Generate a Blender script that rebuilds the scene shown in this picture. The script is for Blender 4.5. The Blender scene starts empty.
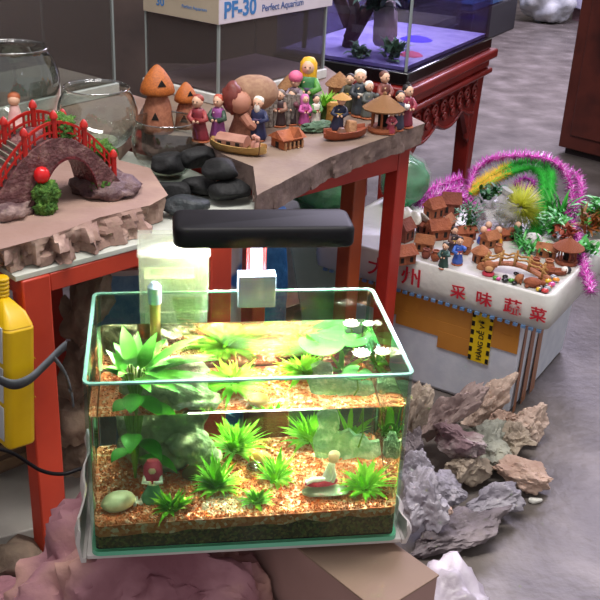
import bpy, bmesh, math, random
from mathutils import Vector, Matrix, Euler, noise
RND = random.Random(11)
S = bpy.context.scene
COL = S.collection
PI = math.pi
V = Vector

# ---------------------------------------------------------------- camera
CF, CPITCH, CROLL, CYAW = 988.06, .4426, .0504, .159
CAM = V((-.1002, -.9183, 1.1829))
_cp, _sp, _cy, _sy = math.cos(CPITCH), math.sin(CPITCH), math.cos(CYAW), math.sin(CYAW)
FWD = V((_sy*_cp, _cy*_cp, -_sp)); _r = V((_cy, -_sy, 0)); _u = _r.cross(FWD)
RIGHT = math.cos(CROLL)*_r + math.sin(CROLL)*_u
UP = -math.sin(CROLL)*_r + math.cos(CROLL)*_u
cd = bpy.data.cameras.new('camera'); cam = bpy.data.objects.new('camera', cd); COL.objects.link(cam)
cd.sensor_width = 36; cd.lens = CF/600*36; cd.clip_start = .02
cam.matrix_world = Matrix(((RIGHT.x, UP.x, -FWD.x, CAM.x), (RIGHT.y, UP.y, -FWD.y, CAM.y), (RIGHT.z, UP.z, -FWD.z, CAM.z), (0, 0, 0, 1)))
S.camera = cam

def at(px, py, z):                      # the point of the level z that the photograph shows at a pixel
    d = FWD*CF + RIGHT*(px-300) - UP*(py-300)
    return CAM + d*((z-CAM.z)/d.z)

def atw(px, py, z, zs=.605):            # the same below the tank's water surface, along the bent ray
    p = at(px, py, zs); d = (p-CAM).normalized(); k = 1/1.33; c = -d.z
    r = d*k; r.z = -math.sqrt(1-k*k*(1-c*c))
    return p + r*((z-zs)/r.z)

# ---------------------------------------------------------------- materials
def lin(c):
    if isinstance(c, str):
        c = [int(c[i:i+2], 16)/255 for i in (0, 2, 4)]
    return tuple(x/12.92 if x <= .04045 else ((x+.055)/1.055)**2.4 for x in c) + (1,)
_mats = {}
def mat(name, c1, c2=None, rough=.6, scale=12., bump=0., bscale=None, spec=.5, metal=0., trans=0., coat=0., lo=.35, hi=.65, detail=5, c3=None, sss=0, alpha=1.):
    if name in _mats: return _mats[name]
    m = bpy.data.materials.new(name); m.use_nodes = True
    nt = m.node_tree; b = nt.nodes['Principled BSDF']
    b.inputs['Base Color'].default_value = lin(c1); b.inputs['Roughness'].default_value = rough
    b.inputs['Specular IOR Level'].default_value = spec; b.inputs['Metallic'].default_value = metal
    b.inputs['Transmission Weight'].default_value = trans; b.inputs['Coat Weight'].default_value = coat
    b.inputs['Alpha'].default_value = alpha
    if c2 is not None or bump:
        tc = nt.nodes.new('ShaderNodeTexCoord')
        nz = nt.nodes.new('ShaderNodeTexNoise'); nz.inputs['Scale'].default_value = scale; nz.inputs['Detail'].default_value = detail
        nt.links.new(tc.outputs['Object'], nz.inputs['Vector'])
    if c2 is not None:
        cr = nt.nodes.new('ShaderNodeValToRGB'); e = cr.color_ramp.elements
        e[0].position = lo; e[0].color = lin(c1); e[1].position = hi; e[1].color = lin(c2)
        if c3 is not None:
            k = e.new((lo+hi)/2); k.color = lin(c3)
        nt.links.new(nz.outputs['Fac'], cr.inputs['Fac']); nt.links.new(cr.outputs['Color'], b.inputs['Base Color'])
    if bump:
        n2 = nt.nodes.new('ShaderNodeTexNoise'); n2.inputs['Scale'].default_value = bscale or scale*3; n2.inputs['Detail'].default_value = 6
        nt.links.new(tc.outputs['Object'], n2.inputs['Vector'])
        bp = nt.nodes.new('ShaderNodeBump'); bp.inputs['Strength'].default_value = bump; bp.inputs['Distance'].default_value = .01
        nt.links.new(n2.outputs['Fac'], bp.inputs['Height']); nt.links.new(bp.outputs['Normal'], b.inputs['Normal'])
    _mats[name] = m
    return m
def cellmat(name, cols, scale, rough=.6, spec=.3):          # a colour of its own for each grain
    if name in _mats: return _mats[name]
    m = bpy.data.materials.new(name); m.use_nodes = True; nt = m.node_tree; b = nt.nodes['Principled BSDF']
    b.inputs['Roughness'].default_value = rough; b.inputs['Specular IOR Level'].default_value = spec
    tc = nt.nodes.new('ShaderNodeTexCoord'); vo = nt.nodes.new('ShaderNodeTexVoronoi'); vo.inputs['Scale'].default_value = scale
    sx = nt.nodes.new('ShaderNodeSeparateColor'); cr = nt.nodes.new('ShaderNodeValToRGB'); cr.color_ramp.interpolation = 'CONSTANT'
    e = cr.color_ramp.elements
    for i, c in enumerate(cols):
        k = e[0] if i == 0 else (e[1] if i == 1 else e.new(i/len(cols)))
        k.position = i/len(cols); k.color = lin(c)
    nt.links.new(tc.outputs['Object'], vo.inputs['Vector']); nt.links.new(vo.outputs['Color'], sx.inputs['Color'])
    nt.links.new(sx.outputs['Red'], cr.inputs['Fac']); nt.links.new(cr.outputs['Color'], b.inputs['Base Color'])
    _mats[name] = m
    return m
def pane(name, tint, ior=1.45, gl=(1, 1, 1), rough=.0, boost=1.):  # thin clear sheet: lets light through, mirrors at grazing angles
    if name in _mats: return _mats[name]
    m = bpy.data.materials.new(name); m.use_nodes = True; nt = m.node_tree
    for n in list(nt.nodes): nt.nodes.remove(n)
    o = nt.nodes.new('ShaderNodeOutputMaterial'); mx = nt.nodes.new('ShaderNodeMixShader'); t = nt.nodes.new('ShaderNodeBsdfTransparent'); g = nt.nodes.new('ShaderNodeBsdfGlossy')
    fr = nt.nodes.new('ShaderNodeFresnel'); fr.inputs['IOR'].default_value = ior
    t.inputs['Color'].default_value = lin(tint); g.inputs['Color'].default_value = gl+(1,); g.inputs['Roughness'].default_value = rough
    mu = nt.nodes.new('ShaderNodeMath'); mu.operation = 'MULTIPLY'; mu.inputs[1].default_value = boost; mu.use_clamp = True
    ge = nt.nodes.new('ShaderNodeNewGeometry'); bf = nt.nodes.new('ShaderNodeMath'); bf.operation = 'SUBTRACT'; bf.inputs[0].default_value = 1
    nt.links.new(ge.outputs['Backfacing'], bf.inputs[1]); m2 = nt.nodes.new('ShaderNodeMath'); m2.operation = 'MULTIPLY'
    nt.links.new(fr.outputs[0], mu.inputs[0]); nt.links.new(mu.outputs[0], m2.inputs[0]); nt.links.new(bf.outputs[0], m2.inputs[1]); nt.links.new(m2.outputs[0], mx.inputs[0])
    nt.links.new(t.outputs[0], mx.inputs[1]); nt.links.new(g.outputs[0], mx.inputs[2]); nt.links.new(mx.outputs[0], o.inputs[0])
    _mats[name] = m
    return m
def film(name, tint, col, amount, rough=.3):                 # plastic film: partly clear, partly milky
    if name in _mats: return _mats[name]
    m = bpy.data.materials.new(name); m.use_nodes = True; nt = m.node_tree
    b = nt.nodes['Principled BSDF']; b.inputs['Base Color'].default_value = lin(col); b.inputs['Roughness'].default_value = rough
    o = nt.nodes['Material Output']; mx = nt.nodes.new('ShaderNodeMixShader'); t = nt.nodes.new('ShaderNodeBsdfTransparent'); t.inputs['Color'].default_value = lin(tint)
    mx.inputs[0].default_value = amount
    nt.links.new(t.outputs[0], mx.inputs[1]); nt.links.new(b.outputs[0], mx.inputs[2]); nt.links.new(mx.outputs[0], o.inputs[0])
    _mats[name] = m
    return m
def glow(name, col, strength):
    m = bpy.data.materials.new(name); m.use_nodes = True; nt = m.node_tree
    b = nt.nodes['Principled BSDF']; b.inputs['Base Color'].default_value = lin(col)
    b.inputs['Emission Color'].default_value = lin(col); b.inputs['Emission Strength'].default_value = strength
    _mats[name] = m
    return m

# ---------------------------------------------------------------- mesh building
class MB:
    def __init__(s): s.v = []; s.f = []
    def add(s, vs, fs, M=None):
        n = len(s.v); s.v += [tuple(M @ V(p)) if M else tuple(p) for p in vs]; s.f += [tuple(n+i for i in f) for f in fs]; return s
    def box(s, x0, x1, y0, y1, z0, z1, M=None):
        return s.add([(x0,y0,z0),(x1,y0,z0),(x1,y1,z0),(x0,y1,z0),(x0,y0,z1),(x1,y0,z1),(x1,y1,z1),(x0,y1,z1)],
                     [(3,2,1,0),(4,5,6,7),(0,1,5,4),(1,2,6,5),(2,3,7,6),(3,0,4,7)], M)
    def rings(s, R, cap0=True, cap1=True, M=None):
        n = len(R[0]); vs = [p for r in R for p in r]; fs = []
        for k in range(len(R)-1):
            for i in range(n):
                j = (i+1) % n; fs.append((k*n+i, k*n+j, (k+1)*n+j, (k+1)*n+i))
        if cap0: fs.append(tuple(range(n-1, -1, -1)))
        if cap1: fs.append(tuple((len(R)-1)*n+i for i in range(n)))
        return s.add(vs, fs, M)
    def lathe(s, prof, n=20, c=(0,0,0), sx=1., sy=1., M=None, cap0=True, cap1=True):
        return s.rings([[(c[0]+r*sx*math.cos(2*PI*i/n), c[1]+r*sy*math.sin(2*PI*i/n), c[2]+z) for i in range(n)] for r, z in prof], cap0, cap1, M)
    def tube(s, pts, r, n=8, M=None):
        pts = [V(p) for p in pts]; R = []; up = V((0,0,1)); last = None
        for i, p in enumerate(pts):
            d = (pts[min(i+1, len(pts)-1)] - pts[max(i-1, 0)]).normalized()
            a = last - d*last.dot(d) if last is not None else d.orthogonal()
            if a.length < 1e-6: a = d.orthogonal()
            a.normalize(); last = a; b = d.cross(a)
            rr = r[i] if isinstance(r, (list, tuple)) else r
            R.append([p + (a*math.cos(2*PI*k/n) + b*math.sin(2*PI*k/n))*rr for k in range(n)])
        return s.rings(R, M=M)
    def blob(s, c=(0,0,0), r=(1,1,1), sub=2, amp=0., freq=1.5, seed=0, chops=0, rot=None, amp2=0., pits=0.):
        bm = bmesh.new(); bmesh.ops.create_icosphere(bm, subdivisions=sub, radius=1)
        q = random.Random(seed); off = V((seed*3.17, seed*1.31, seed*.71)); pl = []
        for k in range(chops):
            n = V((q.gauss(0,1), q.gauss(0,1), q.gauss(0,1))).normalized(); pl.append((n, q.uniform(.5, .85)))
        M = (rot.to_matrix() if rot else Matrix.Identity(3)); vs = []
        if isinstance(r, (int, float)): r = (r, r, r)
        for v in bm.verts:
            p = v.co.copy()
            for n, d in pl:
                t = p.dot(n)-d
                if t > 0: p -= n*t
            if amp: p *= 1 + amp*noise.noise(v.co*freq+off)
            if amp2: p += p.normalized()*amp2*(noise.fractal(p*4+off, .9, 2., 5) - pits*max(0, noise.noise(p*3.1+off*2)-.18))
            vs.append(V(c) + M @ V((p.x*r[0], p.y*r[1], p.z*r[2])))
        bm.verts.index_update(); fs = [tuple(v.index for v in f.verts) for f in bm.faces]; bm.free()
        return s.add(vs, fs)
    def prism(s, poly, z0, z1, M=None):
        n = len(poly); return s.rings([[(x,y,z0) for x,y in poly], [(x,y,z1) for x,y in poly]], M=M)
    def leaf(s, base, az, el, L, W, droop=1., n=6, kind='strap', fold=.25, twist=0.):
        p = V(base); vs = []; fs = []; side = V((-math.sin(az+twist), math.cos(az+twist), 0))
        for i in range(n+1):
            t = i/n
            if kind == 'strap': w = W*(.45+.55*math.sin(PI*min(1, t*.9+.12)))*(1 if t < .7 else max(.05, (1-t)/.3))
            else: w = W*max(.03, math.sin(PI*(t**.85)))
            e = el - droop*t; d = V((math.cos(az)*math.cos(e), math.sin(az)*math.cos(e), math.sin(e)))
            up = side.cross(d) if side.cross(d).z > 0 else d.cross(side)
            vs += [p+side*w+up*w*fold, p, p-side*w+up*w*fold]
            if i < n:
                k = i*3; fs += [(k,k+1,k+4,k+3), (k+1,k+2,k+5,k+4)]
            p = p + d*(L/n)
        return s.add(vs, fs)
    def needle(s, p, d, L, w):
        d = V(d).normalized(); a = d.orthogonal().normalized()*w; b = d.cross(a)
        p = V(p); return s.add([p+a, p-a*.5+b*.87, p-a*.5-b*.87, p+d*L], [(0,1,3),(1,2,3),(2,0,3)])
    def build(s, name, m, parent=None, smooth=True, bevel=0., loc=None, rz=0., angle=35, seg=2):
        me = bpy.data.meshes.new(name); me.from_pydata(s.v, [], s.f); me.update()
        if m: me.materials.append(m)
        o = bpy.data.objects.new(name, me); COL.objects.link(o)
        if smooth:
            for p in me.polygons: p.use_smooth = True
            if angle < 180: me.set_sharp_from_angle(angle=math.radians(angle))
        if bevel:
            md = o.modifiers.new('b', 'BEVEL'); md.width = bevel; md.segments = seg; md.limit_method = 'ANGLE'; md.angle_limit = .6
        if parent: o.parent = parent
        if loc is not None: o.location = loc
        if rz: o.rotation_euler.z = rz
        return o
def tag(o, label, cat, group=None, kind=None):
    if label: o['label'] = label
    if cat: o['category'] = cat
    if group: o['group'] = group
    if kind: o['kind'] = kind
    return o
def thing(name, label, cat, loc=(0,0,0), rz=0., group=None, sc=1.):
    o = bpy.data.objects.new(name, None); COL.objects.link(o); o.empty_display_size = .02
    o.location = loc; o.rotation_euler = (0,0,rz); o.scale = (sc,)*3
    return tag(o, label, cat, group)
def struct(o):
    o['kind'] = 'structure'; return o
def copy_tree(o, parent=None):
    c = o.copy(); COL.objects.link(c)
    if parent: c.parent = parent
    for ch in list(o.children): copy_tree(ch, c)
    return c
def frame(o, x, y, z=None):                                   # axes -> matrix
    x = V(x).normalized(); y = V(y); y = (y - x*y.dot(x)).normalized(); z = x.cross(y)
    return Matrix(((x.x,y.x,z.x,o[0]),(x.y,y.y,z.y,o[1]),(x.z,y.z,z.z,o[2]),(0,0,0,1)))
def text(name, s, size, M, m, parent=None, depth=.0004, align='LEFT', bold=0., sx=1.):
    cu = bpy.data.curves.new(name, 'FONT'); cu.body = s; cu.size = size; cu.extrude = depth; cu.align_x = align; cu.offset = bold
    t = bpy.data.objects.new(name+'_c', cu); COL.objects.link(t)
    dg = bpy.context.evaluated_depsgraph_get(); me = bpy.data.meshes.new_from_object(t.evaluated_get(dg))
    bpy.data.objects.remove(t); me.name = name
    me.transform(M @ Matrix.Diagonal((sx,1,1,1))); me.materials.clear(); me.materials.append(m)
    o = bpy.data.objects.new(name, me); COL.objects.link(o)
    if parent: o.parent = parent
    return o
def rz3(a): return Matrix.Rotation(a, 4, 'Z')
# ---------------------------------------------------------------- the room
m_floor = mat('worn_concrete', '4b4440', '7c7470', rough=.45, scale=7, bump=.25, bscale=40, spec=.5, lo=.32, hi=.72, detail=10, c3='625b56')
fl = MB().box(-3.5, 6.5, -2.5, 9.5, -.1, 0).build('floor', m_floor, smooth=False); struct(fl)
m_wall = mat('dim_plaster', '4a3f3c', '74625a', rough=.8, scale=1.6, lo=.4, hi=.62)
struct(MB().box(-3.5, .7, 3.4, 3.5, 0, 3).build('wall_back', m_wall, smooth=False))
struct(MB().box(-3.6, -3.5, -2.5, 3.5, 0, 3).build('wall_left', m_wall, smooth=False))
struct(MB().box(-3.5, 6.5, 9.5, 9.6, 0, 3).build('wall_far', m_wall, smooth=False))

m_red = mat('red_lacquer', 'b8352a', '96261e', rough=.38, scale=6, spec=.5)
m_dkred = mat('dark_red_lacquer', '8a2018', '6d1712', rough=.35, scale=8, spec=.5)
m_board = mat('white_board', 'cfd2c8', 'b9bdb2', rough=.6, scale=14)
m_slab = mat('sawn_stone_top', '95776a', 'ad9080', rough=.72, scale=7, bump=.15, bscale=60, c3='9c7f74')
m_slab2 = mat('brown_stone_top', '7c675c', '94806f', rough=.7, scale=9, bump=.15, bscale=60)
m_edge = mat('broken_stone_edge', '94766a', 'd0b2a2', rough=.9, scale=16, bump=.6, bscale=45, c3='9c7f73')
m_edge2 = mat('dark_stone_edge', '66534f', '8a756c', rough=.85, scale=14, bump=.5, bscale=40)

TU = V((.815, .58, 0)); TV = V((-.58, .815, 0)); TA = math.atan2(.58, .815)
# two red frames carry the slabs; both run the same way, local x along the front
def red_table(name, label, corner, length, depth, rail, leg, side=1, h=.57, mid=None, m=m_red):
    # corner: front corner on the floor (side=1: its near end, -1: its far end); legs every end
    t = thing(name, label, 'table', (corner.x, corner.y, 0), TA)
    lx, ly = leg; xs = (0, length-lx) if side > 0 else (-length, -lx); x0, x1 = xs[0], xs[1]+lx
    for x in xs:
        for y in (0, depth-ly):
            MB().box(x, x+lx, y, y+ly, 0, h).build('leg', m, t, bevel=.003)
    for y in (0, depth-ly):
        MB().box(xs[0]+lx, xs[1], y+.002, y+ly-.002, h-rail, h-.0005).build('rail', m, t, bevel=.002)
    for x in xs:
        MB().box(x+.002, x+lx-.002, ly, depth-ly, h-rail, h-.0005).build('rail', m, t, bevel=.002)
    return t
c1 = at(22, 282, .57); c2 = at(411, 145, .60)
t1 = red_table('display_table', 'low red table painted brighter as if lamplit, under the rough broken stone slab', c1, .40, .62, .030, (.047, .035), m=mat('lamplit_red', 'd4482e', 'b93a26', rough=.4, scale=6))  # brighter red holds the lamp light that falls on this frame
t2 = red_table('display_table', 'low red table holding up the brown slab with the clay houses', c2, .43, .60, .050, (.034, .036), side=-1, h=.60)
MB().box(-.115, -.078, .045, .085, 0, .549).build('leg', mat('orange_wood', 'a34a25', '8a3a1e', rough=.4, scale=9), t2, bevel=.003)
# thin white board on the first frame and between the two
wb = thing('foam_board', 'thin white board between the red table frame and the broken slab', 'board', (c1.x, c1.y, .5705), TA)
MB().prism([(-.008,.004),(.445,-.004),(.503,.035),(.505,.30),(.43,.60),(-.008,.6)], 0, .009).build('sheet', m_board, wb, bevel=.001)

def slab(name, label, poly, z0, z1, mtop, medge, amp, seed, front):
    # poly: world outline; front: (i0, i1) the run of edges that shows broken stone
    pts = []
    for i in range(len(poly)):
        a, b = V(poly[i]), V(poly[(i+1) % len(poly)])
        n = max(2, int((b-a).length/.006)) if i in front else max(2, int((b-a).length/.03))
        for k in range(n): pts.append((a.lerp(b, k/n), i in front))
    cx = sum((p.x for p, _ in pts))/len(pts); cy = sum((p.y for p, _ in pts))/len(pts)
    R = []; L = 9
    for k in range(L+1):
        t = k/L; z = z0+(z1-z0)*t; ring = []
        for p, fr in pts:
            o = V((p.x-cx, p.y-cy)).normalized(); d = 0
            if fr:
                s_ = p.x*.8+p.y*.6 + .012*noise.noise(V((p.x*30, z*40, seed)))
                c1_ = noise.cell(V((s_*34+z*10, seed, 0))); c2_ = noise.cell(V((s_*75-z*25, seed, math.floor(t*2.4)))); w = noise.noise(V((p.x*90+seed, p.y*90, z*40)))
                d = amp*((.9*c1_+.5*c2_-.55)*(1-t**3) + .35*w*(1-t**5) + (1-t)*(.95 if c1_ > .35 else .1))
            ring.append((p.x+o.x*d, p.y+o.y*d, z + (0 if k < L else (-.003*abs(noise.noise(V((p.x*40, p.y*40, seed)))) if fr else 0))))
        R.append(ring)
    o = thing(name, label, 'slab', (0,0,0))
    side = MB().rings(R, cap0=True, cap1=False).build('broken_edge', medge, o, angle=28)
    top = MB(); n = len(R[-1]); top.add(R[-1], [tuple(range(n))]); top.build('flat_top', mtop, o, smooth=False)
    return o
ST = .625; ST2 = .645
L0 = [at(*p, ST) for p in ((-90,272),(0,249),(50,236),(100,217),(150,205),(168,195),(150,168))]
L0 = [(p.x, p.y) for p in L0] + [(-.165, .85), (-.178, .95), (-.14, 1.10), (-.115, 1.30), (-.33, 1.56), (-.75, 1.3), (-.75, .5)]
s1 = slab('stone_slab', 'pale brown stone slab with a rough broken front edge under the red bridge', L0, .581, ST, m_slab, m_edge, .022, 3, (0,1,2,3,4,5))
R0 = [at(*p, ST2) for p in ((257,195),(330,157),(425,123))]
R0 = [(p.x, p.y) for p in R0] + [(.385, 1.30), (.335, 1.58), (-.10, 1.58), (-.095, 1.15), (-.125, 1.0), (-.115, .955), (-.03, .935), (.0, .87), (.03, .81), (.072, .75)]
s2 = slab('stone_slab', 'smooth brown slab with a dark edge under the clay houses and boats', R0, .6008, ST2, m_slab2, m_edge2, .0035, 8, (0,1,2,12))
# ---------------------------------------------------------------- the lit fish tank (front bottom edge on y=0, base at z=.42)
m_glass = pane('clear_pane', 'e6f6ee', 1.5)
m_rim = mat('polished_glass_edge', '6f9f8e', rough=.08, spec=.8, coat=.5)
m_base = mat('green_glass_base', '5fb592', '74c4a2', rough=.15, scale=5, spec=.7)
ZT, HT, HW, DT = .42, .2287, .18, .2282
def rrect(x0, x1, y0, y1, r, n=5):
    P = []
    for cx, cy, a in ((x1-r,y0+r,-PI/2), (x1-r,y1-r,0), (x0+r,y1-r,PI/2), (x0+r,y0+r,PI)):
        rr = r
        for k in range(n+1): P.append((cx+rr*math.cos(a+k*PI/2/n), cy+rr*math.sin(a+k*PI/2/n)))
    return P
tank = thing('fish_tank', 'planted glass fish tank lit from above, standing on the pink rock', 'fish tank', (0, DT/2, ZT))
def shell(o0, o1, z0, z1):
    mb = MB(); a = rrect(-HW+o0, HW-o0, -DT/2+o0, DT/2-o0, .010-o0); b = rrect(-HW+o1, HW-o1, -DT/2+o1, DT/2-o1, .010-o1)
    n = len(a); vs = [(x,y,z0) for x,y in a]+[(x,y,z1) for x,y in a]+[(x,y,z0) for x,y in b]+[(x,y,z1) for x,y in b]; fs = []
    for i in range(n):
        j = (i+1) % n
        fs += [(i,j,n+j,n+i), (2*n+j,2*n+i,3*n+i,3*n+j), (n+i,n+j,3*n+j,3*n+i), (j,i,2*n+i,2*n+j)]
    return mb.add(vs, fs)
shell(0, .0042, .006, HT-.0022).build('glass_wall', m_glass, tank, angle=60)
shell(0, .0042, HT-.0022, HT).build('polished_rim', m_rim, tank, angle=60)
MB().prism(rrect(-HW, HW, -DT/2, DT/2, .010), 0, .006).build('base_pane', m_base, tank, angle=50)
for sx in (-1, 1):
    MB().lathe([(.0022,.006),(.0022,HT-.003)], 8, c=(sx*(HW-.0068), DT/2-.0068, 0)).build('silicone_seam', pane('silicone', 'd9efe6', 1.4, rough=.2, boost=2.), tank)

# water: one clear block just inside the panes
def water_mat():
    m = bpy.data.materials.new('tank_water'); m.use_nodes = True; nt = m.node_tree
    for n in list(nt.nodes): nt.nodes.remove(n)
    o = nt.nodes.new('ShaderNodeOutputMaterial'); g = nt.nodes.new('ShaderNodeBsdfGlass'); g.inputs['IOR'].default_value = 1.33; g.inputs['Roughness'].default_value = 0
    g.inputs['Color'].default_value = lin('fafdf3'); nt.links.new(g.outputs[0], o.inputs[0]); return m
WZ = .605
wo = [(x, y) for x, y in rrect(-HW+.0046, HW-.0046, .0046, DT-.0046, .0056) if y < .1]
wo = wo[6:]+wo[:6] if wo[0][0] > 0 else wo
wo = [(HW-.0046, DT-.0118), (HW-.0118, DT-.0046), (-HW+.0118, DT-.0046), (-HW+.0046, DT-.0118)] + wo
wat = MB().prism(wo, ZT+.0064, WZ).build('water', water_mat(), angle=50)
tag(wat, 'clear water filling the lit fish tank below its rim', 'water', kind='stuff')

# gravel bed: a slope of orange grit on dark planting soil
def bed_z(x, y):
    t = (y-.005)/.22
    return .4615 + .010*t + .002*noise.noise(V((x*22, y*22, 1))) + (.004*(x/.18) if y < .06 else .003*(x/.18))
def soil_z(x): return .448 + .005*noise.noise(V((x*38, 2, 5))) + .006*(x/.18)
X0, X1, Y0, Y1 = -HW+.0062, HW-.0062, .0062, DT-.0085
def heightbed(zb, zt, nx=60, ny=36, y0=Y0, y1=Y1):
    mb = MB(); T = []; Bm = []
    for j in range(ny+1):
        for i in range(nx+1):
            x = X0+(X1-X0)*i/nx; y = y0+(y1-y0)*j/ny; x *= 1-.02*(j in (0, ny) and i in (0, nx)); T.append((x,y,zt(x,y))); Bm.append((x,y,zb(x,y)))
    n = nx+1; K = len(T); fs = []
    for j in range(ny):
        for i in range(nx):
            a = j*n+i; fs += [(a,a+1,a+n+1,a+n), (K+a+n,K+a+n+1,K+a+1,K+a)]
    for i in range(nx):
        fs += [(K+i,K+i+1,i+1,i), (ny*n+i, ny*n+i+1, K+ny*n+i+1, K+ny*n+i)]
    for j in range(ny):
        fs += [(j*n, (j+1)*n, K+(j+1)*n, K+j*n), (K+j*n+nx, K+(j+1)*n+nx, (j+1)*n+nx, j*n+nx)]
    return mb.add(T+Bm, fs)
soil = heightbed(lambda x,y: ZT+.0074, lambda x,y: soil_z(x)).build('planting_soil', cellmat('soil_grains', ['5f4226','74552f','46361f','857040','6b6632','52391f'], 330), smooth=False)
tag(soil, 'dark planting soil along the bottom of the fish tank', 'soil', kind='stuff')
m_grit = cellmat('orange_grit', ['e27d4c','ea8f62','d97246','f0aa86','e5855a','d06c44','ec9a74','f4c4aa'], 240)
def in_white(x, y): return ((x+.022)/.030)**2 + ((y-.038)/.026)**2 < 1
def grit(n, seed, sel, size):
    q = random.Random(seed); mb = MB()
    base = [(1,0,0),(-1,0,0),(0,1,0),(0,-1,0),(0,0,1),(0,0,-1)]; fs = [(0,2,4),(2,1,4),(1,3,4),(3,0,4),(2,0,5),(1,2,5),(3,1,5),(0,3,5)]
    k = 0
    while k < n:
        x = q.uniform(X0+.004, X1-.004); y = q.uniform(Y0+.0028, Y1-.003) if q.random() > .12 else q.uniform(Y0+.0028, Y0+.006)
        if not sel(x, y, q): continue
        k += 1; s = q.uniform(.6, 1.25)*size; z = bed_z(x, y) + q.uniform(-.3, .9)*s*.5
        M = Matrix.Translation((x,y,z)) @ Euler((q.uniform(0,6),q.uniform(0,6),q.uniform(0,6))).to_matrix().to_4x4() @ Matrix.Diagonal((s*1.1, s*.8, s*.6, 1))
        mb.add([(a*q.uniform(.7,1.1), b*q.uniform(.7,1.1), c*q.uniform(.7,1.1)) for a,b,c in base], fs, M)
    return mb
gr = heightbed(lambda x,y: soil_z(x)+.0003, bed_z)
g2 = grit(6200, 5, lambda x,y,q: not in_white(x,y) or q.random() < .35, .0032); gr.add(g2.v, g2.f)
tag(gr.build('aquarium_gravel', m_grit, smooth=False), 'orange gravel covering the floor of the fish tank', 'gravel', kind='stuff')
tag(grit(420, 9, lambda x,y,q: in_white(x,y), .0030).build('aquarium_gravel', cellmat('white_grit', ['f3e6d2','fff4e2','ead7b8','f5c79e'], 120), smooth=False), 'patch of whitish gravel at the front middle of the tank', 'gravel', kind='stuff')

# plants under water
m_lf = mat('bright_leaf', '7cc42e', 'a6e04a', rough=.4, scale=40, spec=.3, c3='8fd23c')
m_lf2 = mat('mid_leaf', '2f8424', '57a832', rough=.4, scale=25, spec=.4, c3='439428')
m_lf3 = mat('pale_leaf', '28702f', '4d8f3e', rough=.4, scale=25, spec=.4)
def tuft(label, x, y, r, h, n, seed, m=m_lf, W=.0031):
    n = int(n*1.5)
    q = random.Random(seed); z = bed_z(x, y)+.0015
    mb = MB()
    for k in range(n):
        az = q.uniform(0, 2*PI); f = q.random(); el = 1.35-.95*f+q.uniform(-.1,.1)
        L = (h*(1-f)+r*f)*q.uniform(.75, 1.15)
        mb.leaf((q.uniform(-.004,.004), q.uniform(-.004,.004), 0), az, el, L, W*q.uniform(.7,1.2), q.uniform(.3,1.1)*(.4+f), 6)
    t = thing('aquarium_plant', label, 'aquatic plant', (x,y,z), 0, 'grassy plants in the gravel')
    mb.build('leaves', m, t, angle=180)
    st = MB(); st.lathe([(.0008,-.001),(.004,0),(.005,.004),(.002,.009)], 8); st.build('crown_base', mat('plant_base','7a7a2a'), t)
    return t
tuft('widest bushy green plant at the back of the tank beside the hollow rock', -.006, .176, .055, .045, 85, 1)
tuft('bushy green plant at the back glass, behind the ragged pale green stone', .088, .195, .040, .046, 60, 2)
tuft('green plant in front of the hollow grey rock', -.032, .078, .036, .046, 48, 3)
tuft('tall narrow green plant on the gravel beside the clear glass ball', .037, .088, .026, .046, 40, 4)
tuft('small green plant nearest the front glass in the tank middle', .012, .036, .024, .028, 32, 5)
tuft('green plant at the front glass beside the red-hooded figurine', -.088, .028, .032, .030, 42, 6)
tuft('wide bright green plant beside the white and red figurine', .142, .048, .040, .042, 60, 7)
tuft('thin green plant between the ragged stone and the back corner', .140, .196, .03, .05, 18, 8)
# broad-leaved plant whose leaves break the surface
bp = thing('aquarium_plant', 'large broad-leaved plant with shiny leaves rising above the water', 'aquatic plant', (-.128, .118, bed_z(-.128,.118)+.003))
q = random.Random(3); zc = .135
LV = [(-.2,.5,.095,.0100),(.25,.55,.090,.0105),(-.65,.30,.085,.0105),(.75,.75,.075,.010),(1.5,1.1,.06,.011),(2.2,1.0,.04,.011),(3.0,1.05,.034,.010),(-1.3,.75,.065,.011),(-.05,.95,.07,.012),(.45,.35,.10,.011),(-.4,.6,.09,.0115),(.15,.85,.085,.011),(.6,.25,.09,.010),(-.9,.6,.075,.014),(1.9,1.25,.055,.014),(-.3,1.2,.06,.015),(2.7,1.3,.045,.014),(.3,.15,.10,.015),(-.15,.3,.11,.015),(1.0,1.2,.06,.014),(-1.9,.9,.05,.0105),(.0,.15,.11,.012),(1.1,.5,.075,.012),(-2.6,1.0,.034,.010)]
for k, (az, el, L, W) in enumerate(LV):
    b = V((.012*math.cos(az), .012*math.sin(az), .100+.012*(k % 3)))
    l = MB().leaf(b, az, el, L, W*.72, .75, 9, 'oval', .18).build('leaf', m_lf2 if k % 3 else m_lf3, bp, angle=180)
    MB().tube([(0,0,0), (b.x*.4,b.y*.4,.05), b], .0014, 6).build('stalk', mat('leaf_stalk','6f9a35'), bp)
for az, h, L in ((-.9,.055,.05),(-1.7,.065,.04),(-2.6,.04,.03),(-.4,.03,.055)):
    MB().leaf((.005*math.cos(az),.005*math.sin(az),h), az, .25, L, .012, 1.3, 8, 'oval', .15).build('leaf', m_lf2, bp, angle=180)
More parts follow.
